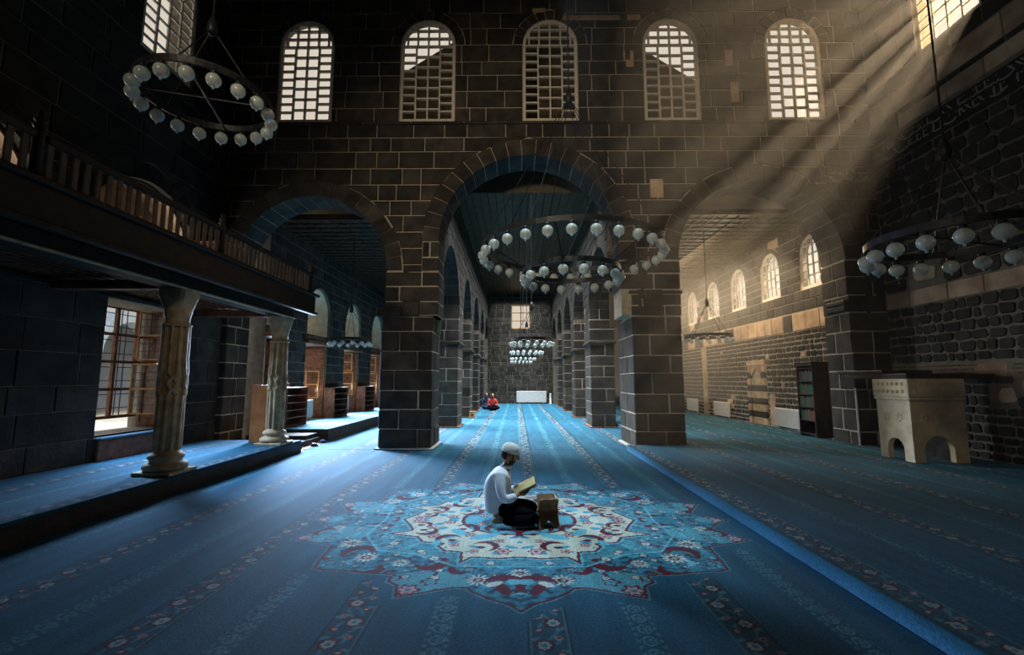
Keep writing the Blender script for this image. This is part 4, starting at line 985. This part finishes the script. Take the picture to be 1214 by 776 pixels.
# tall bookcase
t = empty('tall_bookcase', (7.66, 11.83 + .08, .12)); tag(t, 'tall dark bookcase full of green and red books against the aisle wall', 'bookcase')
W, D_, h = .22, .33, 1.78
for y in (-D_, D_ - .03): MB().cbox(-W, W, y, y + .03, 0, h, .004).build('side_panel', WOODD, t)
MB().box(W - .02, W, -D_ + .03, D_ - .03, 0, h).build('back_panel', WOODD, t); B = MB(); B.cbox(-W - .02, W, -D_ - .02, D_ + .02, h, h + .07, .01); B.cbox(-W - .03, W, -D_ - .03, D_ + .03, h + .07, h + .11, .01); B.build('crown', WOODD, t)
for i in range(6): MB().cbox(-W, W - .02, -D_ + .031, D_ - .031, .06 + i * .33, .085 + i * .33, .003).build('shelf', WOODD, t)
rk = random.Random(91); hues = {'green_book': 'green', 'dark_green_book': 'dark green', 'red_book': 'red', 'brown_book': 'brown', 'teal_book': 'teal'}
rows_ = ['lowest', 'second', 'third', 'fourth', 'fifth', 'topmost']
for s_ in range(1, 5):
    y = 11.91 - D_ + .045; k = 0
    while y < 11.91 + D_ - .075:
        w_ = rk.uniform(.024, .045); hh = rk.uniform(.2, .28); m_ = BOOKS[rk.choice([0, 0, 1, 2, 3, 4])]; k += 1
        o = MB().cbox(-.09, .09, 0, w_ - .003, 0, hh, .004).build('book', m_, None, False, (7.56, y, .12 + .087 + s_ * .33))
        tag(o, '%s upright book on the %s shelf of the tall dark bookcase' % (hues[m_.name], rows_[s_]), 'book', '%s books on the %s shelf' % (hues[m_.name], rows_[s_])); y += w_
# carved pulpit base
t = empty('stone_pulpit', (7.38, 8.55, .12)); tag(t, 'pale carved stone pulpit base with two small arched openings, against the right pier', 'pulpit')
def side_panel_arch(name, f, u0, u1, h, ac, ar, m, parent=None):
    outer = [(u0, 0), (ac - ar, 0)] + [(p[0], p[1]) for p in arc(ac, .20, ar, 12)] + [(ac + ar, 0), (u1, 0), (u1, h), (u0, h)]
    return plate(name, m, outer, [], 0, -.1, f, t)
x0, x1, y0, y1 = -.45, .5, -.36, .38
f1 = lambda u, v, w: (u, y0 - w, v)        # faces the camera
f2 = lambda u, v, w: (x0 - w, u, v)        # faces the hall
side_panel_arch('front_slab', f1, x0, x1, 1.06, .0, .26, LIMEW); side_panel_arch('side_slab', f2, y0 + .101, y1, 1.06, .02, .18, LIMEW)
MB().cbox(x0 - .05, x1 + .02, y0 - .05, y1 + .02, 1.06, 1.13, .025).build('moulding', LIMEW, t)
MB().cbox(x0 - .06, x1, y0 - .06, y1, 1.13, 1.45, .012).build('carved_frieze', LIMEW, t)
def ornament(f, u0, u1, v0, v1, r, name='relief_ornament', n=60, seed=1):
    B = MB(); g = random.Random(seed)
    nx = max(2, int((u1 - u0) / (r * 2.2))); ny = max(1, int((v1 - v0) / (r * 2.2)))
    for i in range(nx):
        for j in range(ny):
            u = u0 + (i + .5) * (u1 - u0) / nx; v = v0 + (j + .5) * (v1 - v0) / ny; k = 8
            for a in range(k):
                p = (u + r * .75 * math.cos(2 * PI * a / k), v + r * .75 * math.sin(2 * PI * a / k)); q = (u + r * .75 * math.cos(2 * PI * (a + 3) / k), v + r * .75 * math.sin(2 * PI * (a + 3) / k))
                d = ((q[0] - p[0]), (q[1] - p[1])); l = math.hypot(*d); nx_, ny_ = -d[1] / l * r * .07, d[0] / l * r * .07
                B.add([f(p[0] - nx_, p[1] - ny_, .0), f(q[0] - nx_, q[1] - ny_, .0), f(q[0], q[1], .012), f(p[0], p[1], .012), f(q[0] + nx_, q[1] + ny_, 0), f(p[0] + nx_, p[1] + ny_, 0)], [(0, 1, 2, 3), (3, 2, 4, 5)])
    o_ = B.build(name, LIMEW, t); o_['kind'] = 'stuff'
fa = lambda u, v, w: (u, y0 - .06 - w, v); fb = lambda u, v, w: (x0 - .06 - w, u, v)
ornament(fa, x0, x1 - .02, 1.15, 1.43, .045); ornament(fb, y0, y1, 1.15, 1.43, .045, seed=2)
ornament(f1, x0 + .1, x1 - .1, .52, 1.0, .11); ornament(f2, y0 + .1, y1 - .1, .52, 1.0, .11)
MB().box(x1 - .1, x1, y0 + .1, y1 - .02, 0, 1.05).build('back_slab', STONED, t)
t2 = empty('dark_slab', (7.38, 8.55, 1.57)); tag(t2, 'dark stepped slab lying over the carved stone pulpit base', 'slab')
for i, (a, b, z0_, z1_) in enumerate(((.1, 1.3, .095, .16), (-.42, 1.1, .005, .09))): MB().cbox(-.52, .43 if i == 0 else 1.05, a, b, z0_, z1_, .012).build('slab', WOODD, t2)
t3 = empty('pulpit_brick', (0, 0, 0)); bpy.data.objects.remove(t3)

# nave end: radiator, post, small stand
t = empty('radiator', (.97, 30.3, 0)); tag(t, 'wide white radiator standing below the far window of the nave', 'radiator')
MB().cbox(-.98, .98, -.05, .05, .08, .82, .01).build('panel', ENAMEL, t)
for x in (-.8, .8): MB().cbox(x - .02, x + .02, -.03, .03, 0, .079, .004).build('foot', ENAMEL, t)
t.location.x = 1.0
t = empty('white_bollard', (2.2, 29.6, 0)); tag(t, 'short white post near the far right corner of the nave', 'post')
MB().lathe([(.09, 0), (.09, .04), (.055, .05), (.055, .6), (.06, .66), (.02, .68)], 14).build('post', ENAMEL, t, True)
t = empty('low_bench', (2.0 - .45, 30.2, 0)); tag(t, 'low grey bench beside the far radiator at the end of the nave', 'bench')
t.location = (1.9, 30.25, 0)
bpy.data.objects.remove(t)

# ------------------------------------------------------------------ chandeliers
def sphere(B, c, r, n=14, m=9, sx=1, sy=1, sz=1):
    V = [(c[0], c[1], c[2] - r * sz)]
    for j in range(1, m):
        p = -PI / 2 + PI * j / m
        for i in range(n): a = 2 * PI * i / n; V.append((c[0] + r * sx * math.cos(p) * math.cos(a), c[1] + r * sy * math.cos(p) * math.sin(a), c[2] + r * sz * math.sin(p)))
    V.append((c[0], c[1], c[2] + r * sz)); F = [(0, 1 + (i + 1) % n, 1 + i) for i in range(n)]
    for j in range(m - 2):
        for i in range(n): F.append((1 + j * n + i, 1 + j * n + (i + 1) % n, 1 + (j + 1) * n + (i + 1) % n, 1 + (j + 1) * n + i))
    l = len(V) - 1; F += [(l, 1 + (m - 2) * n + i, 1 + (m - 2) * n + (i + 1) % n) for i in range(n)]
    return B.add(V, F)
gl = MB(); prof = [(.004, -.100), (.011, -.097), (.012, -.078), (.016, -.0735), (.032, -.068), (.050, -.056), (.068, -.032), (.075, 0), (.068, .034), (.05, .056), (.03, .066), (.026, .075), (.03, .078), (.03, .088), (.02, .09)]
GL_ME = gl.lathe(prof, 18).mesh('globe', GLOBE, True)
CAP_ME = MB().lathe([(.034, .07), (.036, .1), (.012, .112), (.010, .15)], 10).mesh('globe_cap', IRON, True)
def chandelier(x, y, z, r, n, hub, top, label, second=None, group=None, chains=8, gs=1.0, wire=.007):
    t = empty('ring_chandelier', (x, y, z)); tag(t, label, 'chandelier', group)
    def hoop(r, z, n, ph):
        MB().ring((0, 0, z), r, .013, .075, 56).build('ring', IRON, t)
        for i in range(n):
            a = 2 * PI * (i + ph) / n; g = link('globe', GL_ME, t, (r * math.cos(a), r * math.sin(a), z - .15 * gs)); g.scale = (gs,) * 3
            c = link('globe_cap', CAP_ME, g)
    hoop(r, 0, n, .5); B = MB()
    for i in range(2): a = PI * i / 2 + .3; MB().tube((-r * math.cos(a), -r * math.sin(a), -.01), (r * math.cos(a), r * math.sin(a), -.01), .012, n=6).build('spoke', IRON, t) if not second else None
    if second:
        r2, dz, n2 = second; hoop(r2, dz, n2, .3)
        for i in range(6):
            a = 2 * PI * i / 6 + .25; MB().tube((r * math.cos(a), r * math.sin(a), 0), (r2 * math.cos(a), r2 * math.sin(a), dz), .012, n=6).build('strut', IRON, t)
    for i in range(chains):
        a = 2 * PI * (i + .35) / chains; MB().tube((r * math.cos(a), r * math.sin(a), .02), (.03 * math.cos(a), .03 * math.sin(a), hub), wire, n=5).build('chain', IRON, t)
    MB().lathe([(.02, -.06), (.05, -.04), (.06, .05), (.045, .12), (.02, .2)], 12, (0, 0, hub)).build('hub', IRON, t, True)
    MB().tube((0, 0, hub + .15), (0, 0, top - z), .012, n=6).build('suspension_cable', IRON, t)
    return t
chandelier(.87, 7.05, 3.62, 1.40, 28, 2.5, 11.6, 'large two-tier iron ring chandelier hanging before the central arch', (.75, -.36, 16), chains=8, gs=1.0)
chandelier(-3.65, 5.0, 4.86, .68, 18, .85, 11.6, 'single iron ring chandelier hanging high at upper left', chains=3, gs=1.0)
chandelier(4.52, 4.6, 2.99, .74, 18, .9, 11.6, 'dark iron ring chandelier hanging at the right edge of the view', None, chains=8, gs=1.0)
chandelier(-4.8, 13.1, 2.70, .58, 14, .85, 5.74, 'small ring chandelier hanging in the left aisle', chains=4, gs=.8)
chandelier(5.45, 12.9, 2.78, .62, 14, .9, 5.8, 'small ring chandelier hanging in the right aisle', chains=4, gs=.8)
for (x, y, lb) in ((.45, 13.1, 'nearest and largest-looking of the four ring chandeliers deep in the nave'), (.40, 17.3, 'second of the four ring chandeliers deep in the nave'), (.34, 22.5, 'third of the four ring chandeliers deep in the nave'), (.29, 26.6, 'farthest and lowest-looking of the four ring chandeliers deep in the nave')):
    chandelier(x, y, 2.70, .60, 16, .9, 7.34, lb, None, 'ring chandeliers in the nave', chains=4, gs=.85)

# ------------------------------------------------------------------ the man reading
def skin(name, J, E, m, parent, root, levels=2):
    names = list(J); me = bpy.data.meshes.new(name); me.from_pydata([J[k][0] for k in names], [(names.index(a), names.index(b)) for a, b in E], [])
    o = bpy.data.objects.new(name, me); COL.objects.link(o)
    md = o.modifiers.new('s', 'SKIN'); md.use_smooth_shade = True
    for i, k in enumerate(names):
        r = J[k][1]; me.skin_vertices[0].data[i].radius = r if isinstance(r, tuple) else (r, r); me.skin_vertices[0].data[i].use_root = (k == root)
    sb = o.modifiers.new('u', 'SUBSURF'); sb.levels = levels; sb.render_levels = levels
    dg = bpy.context.evaluated_depsgraph_get(); em = bpy.data.meshes.new_from_object(o.evaluated_get(dg)); em.name = name
    bpy.data.objects.remove(o); em.materials.clear(); em.materials.append(m); em.polygons.foreach_set('use_smooth', [True] * len(em.polygons))
    return link(name, em, parent)
P_ = empty('person', (-.02, 5.2, .008)); tag(P_, 'kneeling person in white shirt, black trousers and white knit cap reading an open book', 'person')
S_ = -1
J = {'pel': ((-.15, 0, .15), (.075, .09)), 'waist': ((-.19, 0, .27), (.07, .09)), 'chest': ((-.175, 0, .40), (.075, .09)), 'up': ((-.14, 0, .49), (.06, .07)), 'neck': ((-.095, 0, .585), .047), 'skull': ((-.06, 0, .655), .055)}
E = [('pel', 'waist'), ('waist', 'chest'), ('chest', 'up'), ('up', 'neck'), ('neck', 'skull')]
for s, q in ((-1, 'r'), (1, 'l')):
    J.update({'sh' + q: ((-.15, s * .15, .49), .036), 'el' + q: ((-.12, s * .225, .285), .032), 'wr' + q: ((.06, s * .15, .33), .026), 'hip' + q: ((-.1, s * .1, .13), .06), 'kn' + q: ((.24, s * .19, .095), .045), 'an' + q: ((-.12, s * .13, .05), .035), 'toe' + q: ((-.235, s * .10, .035), .028)})
    E += [('up', 'sh' + q), ('sh' + q, 'el' + q), ('el' + q, 'wr' + q), ('pel', 'hip' + q), ('hip' + q, 'kn' + q), ('kn' + q, 'an' + q), ('an' + q, 'toe' + q)]
skin('body', J, E, SKIN, P_, 'pel')
# clothes follow the body
J2 = {'hem': ((-.15, 0, .10), (.15, .185)), 'waist': ((-.185, 0, .21), (.135, .165)), 'mid': ((-.195, 0, .33), (.13, .165)), 'chest': ((-.175, 0, .43), (.125, .165)), 'up': ((-.145, 0, .515), (.10, .13)), 'col': ((-.1, 0, .59), .062)}
E2 = [('hem', 'waist'), ('waist', 'mid'), ('mid', 'chest'), ('chest', 'up'), ('up', 'col')]
for s, q in ((-1, 'r'), (1, 'l')):
    J2.update({'sh' + q: ((-.15, s * .165, .51), .068), 'ua' + q: ((-.15, s * .215, .40), .062), 'el' + q: ((-.125, s * .23, .285), .060), 'fa' + q: ((-.04, s * .20, .29), .052), 'cu' + q: ((.03, s * .165, .315), .038)})
    E2 += [('up', 'sh' + q), ('sh' + q, 'ua' + q), ('ua' + q, 'el' + q), ('el' + q, 'fa' + q), ('fa' + q, 'cu' + q)]
skin('shirt', J2, E2, SHIRT, P_, 'hem')
J3 = {'pel': ((-.10, 0, .13), (.115, .15)), 'seat': ((-.20, 0, .12), (.085, .12))}; E3 = [('pel', 'seat')]
for s, q in ((-1, 'r'), (1, 'l')):
    J3.update({'hip' + q: ((-.08, s * .11, .13), .11), 'th' + q: ((.08, s * .16, .125), .095), 'kn' + q: ((.25, s * .19, .095), .085), 'sh' + q: ((.05, s * .22, .07), .062), 'cuff' + q: ((-.13, s * .14, .055), .052)})
    E3 += [('pel', 'hip' + q), ('hip' + q, 'th' + q), ('th' + q, 'kn' + q), ('kn' + q, 'sh' + q), ('sh' + q, 'cuff' + q)]
skin('trousers', J3, E3, TROUS, P_, 'pel')
# collar
B = MB(); B.lathe([(.062, -.02), (.066, .0), (.058, .025), (.052, .02), (.056, -.01)], 20).build('collar', SHIRT, P_, True, (-.095, 0, .59))
# head, facing +X and bent forward over the book
def head(parent, loc, tilt, k=1.0, cap=True, skinm=SKIN):
    H = empty('head_group'); bpy.data.objects.remove(H)
    M = Matrix.Translation(loc) @ Matrix.Rotation(tilt, 4, 'Y') @ Matrix.Scale(k, 4)
    n, m = 36, 26; V = []; g = lambda a, b, s: math.exp(-((a) ** 2 + (b) ** 2) / s ** 2)
    for j in range(m + 1):
        ph = -PI / 2 + PI * j / m
        for i in range(n):
            a = 2 * PI * i / n; az = a if a <= PI else a - 2 * PI; c = math.cos(ph)
            x, y, z = .092 * c * math.cos(a), .072 * c * math.sin(a), .115 * math.sin(ph)
            if x < 0: x *= 1.06; 
            if z < -.02 and x > 0: x *= 1 - .12 * min(1, (-z - .02) / .09); y *= 1 - .25 * min(1, (-z - .02) / .09)
            if z < -.03 and x < 0: x *= 1 - .45 * min(1, (-z - .03) / .08)
            el = z / .115
            x += .028 * g(az / .22, (el + .18) / .16, 1) + .012 * g(az / .16, (el + .02) / .22, 1)     # nose
            x += .007 * g(az / .6, (el - .16) / .09, 1) - .010 * g((abs(az) - .38) / .2, (el - .03) / .1, 1)      # brow, eye sockets
            x += .008 * g(az / .35, (el + .50) / .07, 1) + .007 * g(az / .35, (el + .62) / .06, 1)     # lips
            x += .012 * g(az / .4, (el + .85) / .16, 1)                                                # chin
            V.append(M @ Vector((x, y, z)))
    F = [(j * n + i, j * n + (i + 1) % n, (j + 1) * n + (i + 1) % n, (j + 1) * n + i) for j in range(m) for i in range(n)]
    o = MB().add(V, F).build('head', skinm, parent, True)
    for s in (-1, 1):
        B = MB(); sphere(B, (0, 0, 0), .02, 10, 7, .9, .35, 1.6); B.V = [M @ Vector((v[0] - .005, v[1] + s * .073, v[2] - .012)) for v in B.V]; B.build('ear', skinm, o, True)
        B = MB(); sphere(B, (0, 0, 0), .011, 10, 7); B.V = [M @ Vector((v[0] + .073, v[1] + s * .030, v[2] + .006)) for v in B.V]; B.build('eye', HAIR, o, True)
    # hair around the back and sides under the cap, beard
    def shell(cond, r, name, mm):
        ids = {}; VV = []; FF = []
        for j in range(m):
            for i in range(n):
                q = [(j, i), (j, (i + 1) % n), (j + 1, (i + 1) % n), (j + 1, i)]
                if all(cond(2 * PI * b / n if b <= n / 2 else 2 * PI * b / n - 2 * PI, math.sin(-PI / 2 + PI * a / m)) for a, b in q):
                    f = []
                    for a, b in q:
                        if (a, b) not in ids:
                            v = M.inverted() @ Vector(V[a * n + b]); ids[a, b] = len(VV); l = v.length; VV.append(M @ (v * (1 + r / max(l, .01))))
                        f.append(ids[a, b])
                    FF.append(f)
        MB().add(VV, FF).build(name, mm, o, True)
    shell(lambda az, e: (abs(az) > 1.0 and -.55 < e < .75) and not (abs(abs(az) - 1.55) < .22 and e < .25), .006, 'hair', HAIR)
    shell(lambda az, e: (abs(az) < 1.45 and -1.0 < e < -.28 - (0 if abs(az) > .5 else .0)) and not (abs(az) < .32 and -.62 < e < -.2) and (e < -.5 or abs(az) > .28), .007, 'beard', HAIR)
    if cap:
        B = MB(); prof = [(.098, .035), (.101, .045), (.100, .07), (.094, .095), (.080, .118), (.058, .134), (.03, .142), (.004, .144)]
        B.lathe(prof, 30, fn=lambda t, z: 1 - .16 * abs(math.sin(t)) ** 2); B.V = [M @ Vector((v[0] - .004, v[1], v[2] - .01)) for v in B.V]; B.build('knit_cap', CAPM, o, True)
    return o
head(P_, (-.052, 0, .715), R(16), 1.0)
# hands under the open book, fingers closed on its edge
def hand(parent, wrist, d, s):
    w = Vector(wrist); d = Vector(d).normalized(); side = Vector((0, s, 0)); up = d.cross(side).normalized() * (1 if s > 0 else -1)
    if up.z < 0: up = -up
    J = {'w': (tuple(w), .022), 'p': (tuple(w + d * .05), (.018, .034)), 'p2': (tuple(w + d * .075), (.015, .036))}; E = [('w', 'p'), ('p', 'p2')]
    for i, L_ in enumerate((.062, .072, .068, .052)):
        off = side * ((i - 1.5) * .019); b = w + d * .075 + off
        J['f%d' % i] = (tuple(b), .0095); J['g%d' % i] = (tuple(b + d * L_ * .5 - up * .004), .009); J['h%d' % i] = (tuple(b + d * L_ * .8 + up * .014), .008); J['k%d' % i] = (tuple(b + d * L_ * .82 + up * .032), .007)
        E += [('p2', 'f%d' % i), ('f%d' % i, 'g%d' % i), ('g%d' % i, 'h%d' % i), ('h%d' % i, 'k%d' % i)]
    b = w + d * .03 - side * .028; J['t0'] = (tuple(b), .013); J['t1'] = (tuple(b - side * .02 + d * .025 + up * .02), .010); J['t2'] = (tuple(b - side * .012 + d * .045 + up * .04), .008); E += [('p', 't0'), ('t0', 't1'), ('t1', 't2')]
    return skin('hand', J, E, SKIN, parent, 'p', 1)
hand(P_, (.045, -.155, .322), (.9, .25, .25), -1); hand(P_, (.045, .155, .322), (.9, -.25, .25), 1)
# feet in socks behind
for s in (-1, 1): skin('sock', {'a': ((-.14, s * .13, .05), .042), 'b': ((-.20, s * .12, .045), .038), 'c': ((-.25, s * .10, .032), .026)}, [('a', 'b'), ('b', 'c')], SOCK, P_, 'a', 1)
# open book held in the hands
t = empty('open_book', (.10, 5.2, .375)); tag(t, 'open book with cream pages held in both hands by the kneeling person', 'book')
t.rotation_euler = (0, R(-26), 0)
for s in (-1, 1):
    B = MB(); V = []; k = 9
    for i in range(k):
        u = i / (k - 1); y = s * .165 * u; z = .012 + .030 * math.sin(min(1, u * 1.25) * PI) * (1 - .4 * u) + .008
        for x, zz in ((-.125, 0.012 * 0 + .004 + u * .006), (.125, .004 + u * .006), (.125, z + .006), (-.125, z + .006)): V.append((x, y, zz))
    F = [(4 * i + a, 4 * i + (a + 1) % 4, 4 * i + 4 + (a + 1) % 4, 4 * i + 4 + a) for i in range(k - 1) for a in range(4)] + [(0, 1, 2, 3), (4 * k - 4, 4 * k - 3, 4 * k - 2, 4 * k - 1)]
    o = B.add(V, F).build('page_block', PAPER, t, True)
    MB().cbox(-.13, .13, min(0, s * .172), max(0, s * .172), -.004, .003, .001).build('cover', COVER, t)
    B = MB()
    for ln in range(12):
        x = .10 - ln * .017; 
        for w_ in range(6):
            y0_ = s * (.02 + w_ * .022); u = (abs(y0_) + .009) / .165; z = .012 + .030 * math.sin(min(1, u * 1.25) * PI) * (1 - .4 * u) + .0152
            B.box(x, x + .005, min(y0_, y0_ + s * .016), max(y0_, y0_ + s * .016), z, z + .0012)
    tag(B.build('printed_lines', COVER, t), kind='stuff')
# folding book stand
WOODS = mat('walnut_wood', (.16, .075, .03), (.28, .14, .06), 12, .5, .2)
t = empty('book_stand', (.335, 5.1, 0)); tag(t, 'small carved folding wooden book stand on the medallion beside the reader', 'book stand')
def leaf(sg, name):
    M = Matrix.Translation((0, sg * .11, 0)) @ Matrix.Rotation(R(sg * 36), 4, 'X')
    pts = [(-.115, 0), (-.075, 0), (-.06, .035), (-.035, .06), (0, .085), (.035, .06), (.06, .035), (.075, 0), (.115, 0), (.108, .10), (.118, .20), (.105, .215), (.10, .36), (.05, .375), (0, .365), (-.05, .375), (-.10, .36), (-.105, .215), (-.118, .20), (-.108, .10)]
    B = MB(); B.poly(pts, -.009, .009, lambda u, v, w: tuple(M @ Vector((u, w, v)))); o = B.build(name, WOODS, t)
    K = MB()
    for i in range(6):
        a = PI * i / 3; K.add([tuple(M @ Vector(q)) for q in ((0, -sg * -.0092, .27), (.03 * math.cos(a - .25), .0125 * sg * 1.0, .27 + .03 * math.sin(a - .25)), (.05 * math.cos(a), .0125 * sg, .27 + .05 * math.sin(a)), (.03 * math.cos(a + .25), .0125 * sg, .27 + .03 * math.sin(a + .25)))], [(0, 1, 2, 3)])
    K.build('carved_rosette', WOODR, o)
leaf(1, 'leaf'); leaf(-1, 'leaf')
t.rotation_euler = (0, 0, R(8))

# two seated people at the far end of the nave and a stand by the second pier
def seated(x, y, rz, label, top, bottom):
    P = empty('person', (x, y, .025), rz); tag(P, label, 'person')
    J = {'pel': ((-.05, 0, .12), (.13, .16)), 'wa': ((-.05, 0, .28), (.12, .15)), 'ch': ((-.02, 0, .44), (.12, .17)), 'nk': ((.0, 0, .58), .055), 'hd': ((.02, 0, .62), .06)}; E = [('pel', 'wa'), ('wa', 'ch'), ('ch', 'nk'), ('nk', 'hd')]
    for s, q in ((-1, 'r'), (1, 'l')):
        J.update({'sh' + q: ((-.01, s * .19, .5), .055), 'el' + q: ((.05, s * .25, .28), .045), 'ha' + q: ((.22, s * .12, .24), .03)}); E += [('ch', 'sh' + q), ('sh' + q, 'el' + q), ('el' + q, 'ha' + q)]
    skin('body', J, E, top, P, 'pel', 1)
    J = {'pel': ((-.03, 0, .12), (.14, .17))}; E = []
    for s, q in ((-1, 'r'), (1, 'l')):
        J.update({'kn' + q: ((.2, s * .32, .12), .08), 'an' + q: ((.28, -s * .1, .07), .055)}); E += [('pel', 'kn' + q), ('kn' + q, 'an' + q)]
    skin('trousers', J, E, bottom, P, 'pel', 1)
    head(P, (.03, 0, .715), R(15), 1.0, cap=False)
seated(-1.22, 23.6, R(-75), 'person in a red shirt sitting cross-legged far down the nave', REDS, TROUS)
seated(-1.62, 24.6 , R(-60), 'person in dark navy clothes sitting beside the third left pier', BLUES, BLUES)
t = empty('carved_box', (-1.78, 18.75, 0)); tag(t, 'small pale wooden carved box standing at the foot of a left nave pier', 'box')
MB().cbox(-.11, .11, -.1, .1, .02, .26, .006).build('body', WOODL, t); MB().cbox(-.12, .12, -.11, .11, .26, .285, .004).build('lid', WOODL, t)
for x in (-.09, .09):
    for y in (-.08, .08): MB().box(x - .015, x + .015, y - .015, y + .015, 0, .02).build('foot', WOODR, t)
MB().lathe([(.05, 0), (.06, .004), (.02, .008)], 12).build('rosette', COVER, t); 
for o in list(t.children):
    if o.name.startswith('rosette'): o.rotation_euler = (R(90), 0, 0); o.location = (0, -.1, .14)

# ------------------------------------------------------------------ haze in the air
def haze(name, x0, x1, y0, y1, z0, z1, dens, label):
    m = bpy.data.materials.new(name); m.use_nodes = True; N = m.node_tree.nodes; N.remove(N['Principled BSDF'])
    v = N.new('ShaderNodeVolumeScatter'); v.inputs['Density'].default_value = dens; v.inputs['Anisotropy'].default_value = .25; v.inputs['Color'].default_value = (1, .96, .9, 1)
    m.node_tree.links.new(v.outputs[0], N['Material Output'].inputs['Volume'])
    o = MB().box(x0, x1, y0, y1, z0, z1).build(name, m); tag(o, label, 'haze', None, 'stuff')
haze('haze', .6, 8.4, 1.2, 10.3, 1.0, 11.5, .0026, 'thin dusty haze filling the hall, lit by the low sun from the right window')
haze('haze', 3.4, 7.8, 11.9, 26, .9, 5.75, .032, 'thin sunlit haze in the right aisle below the arched windows')
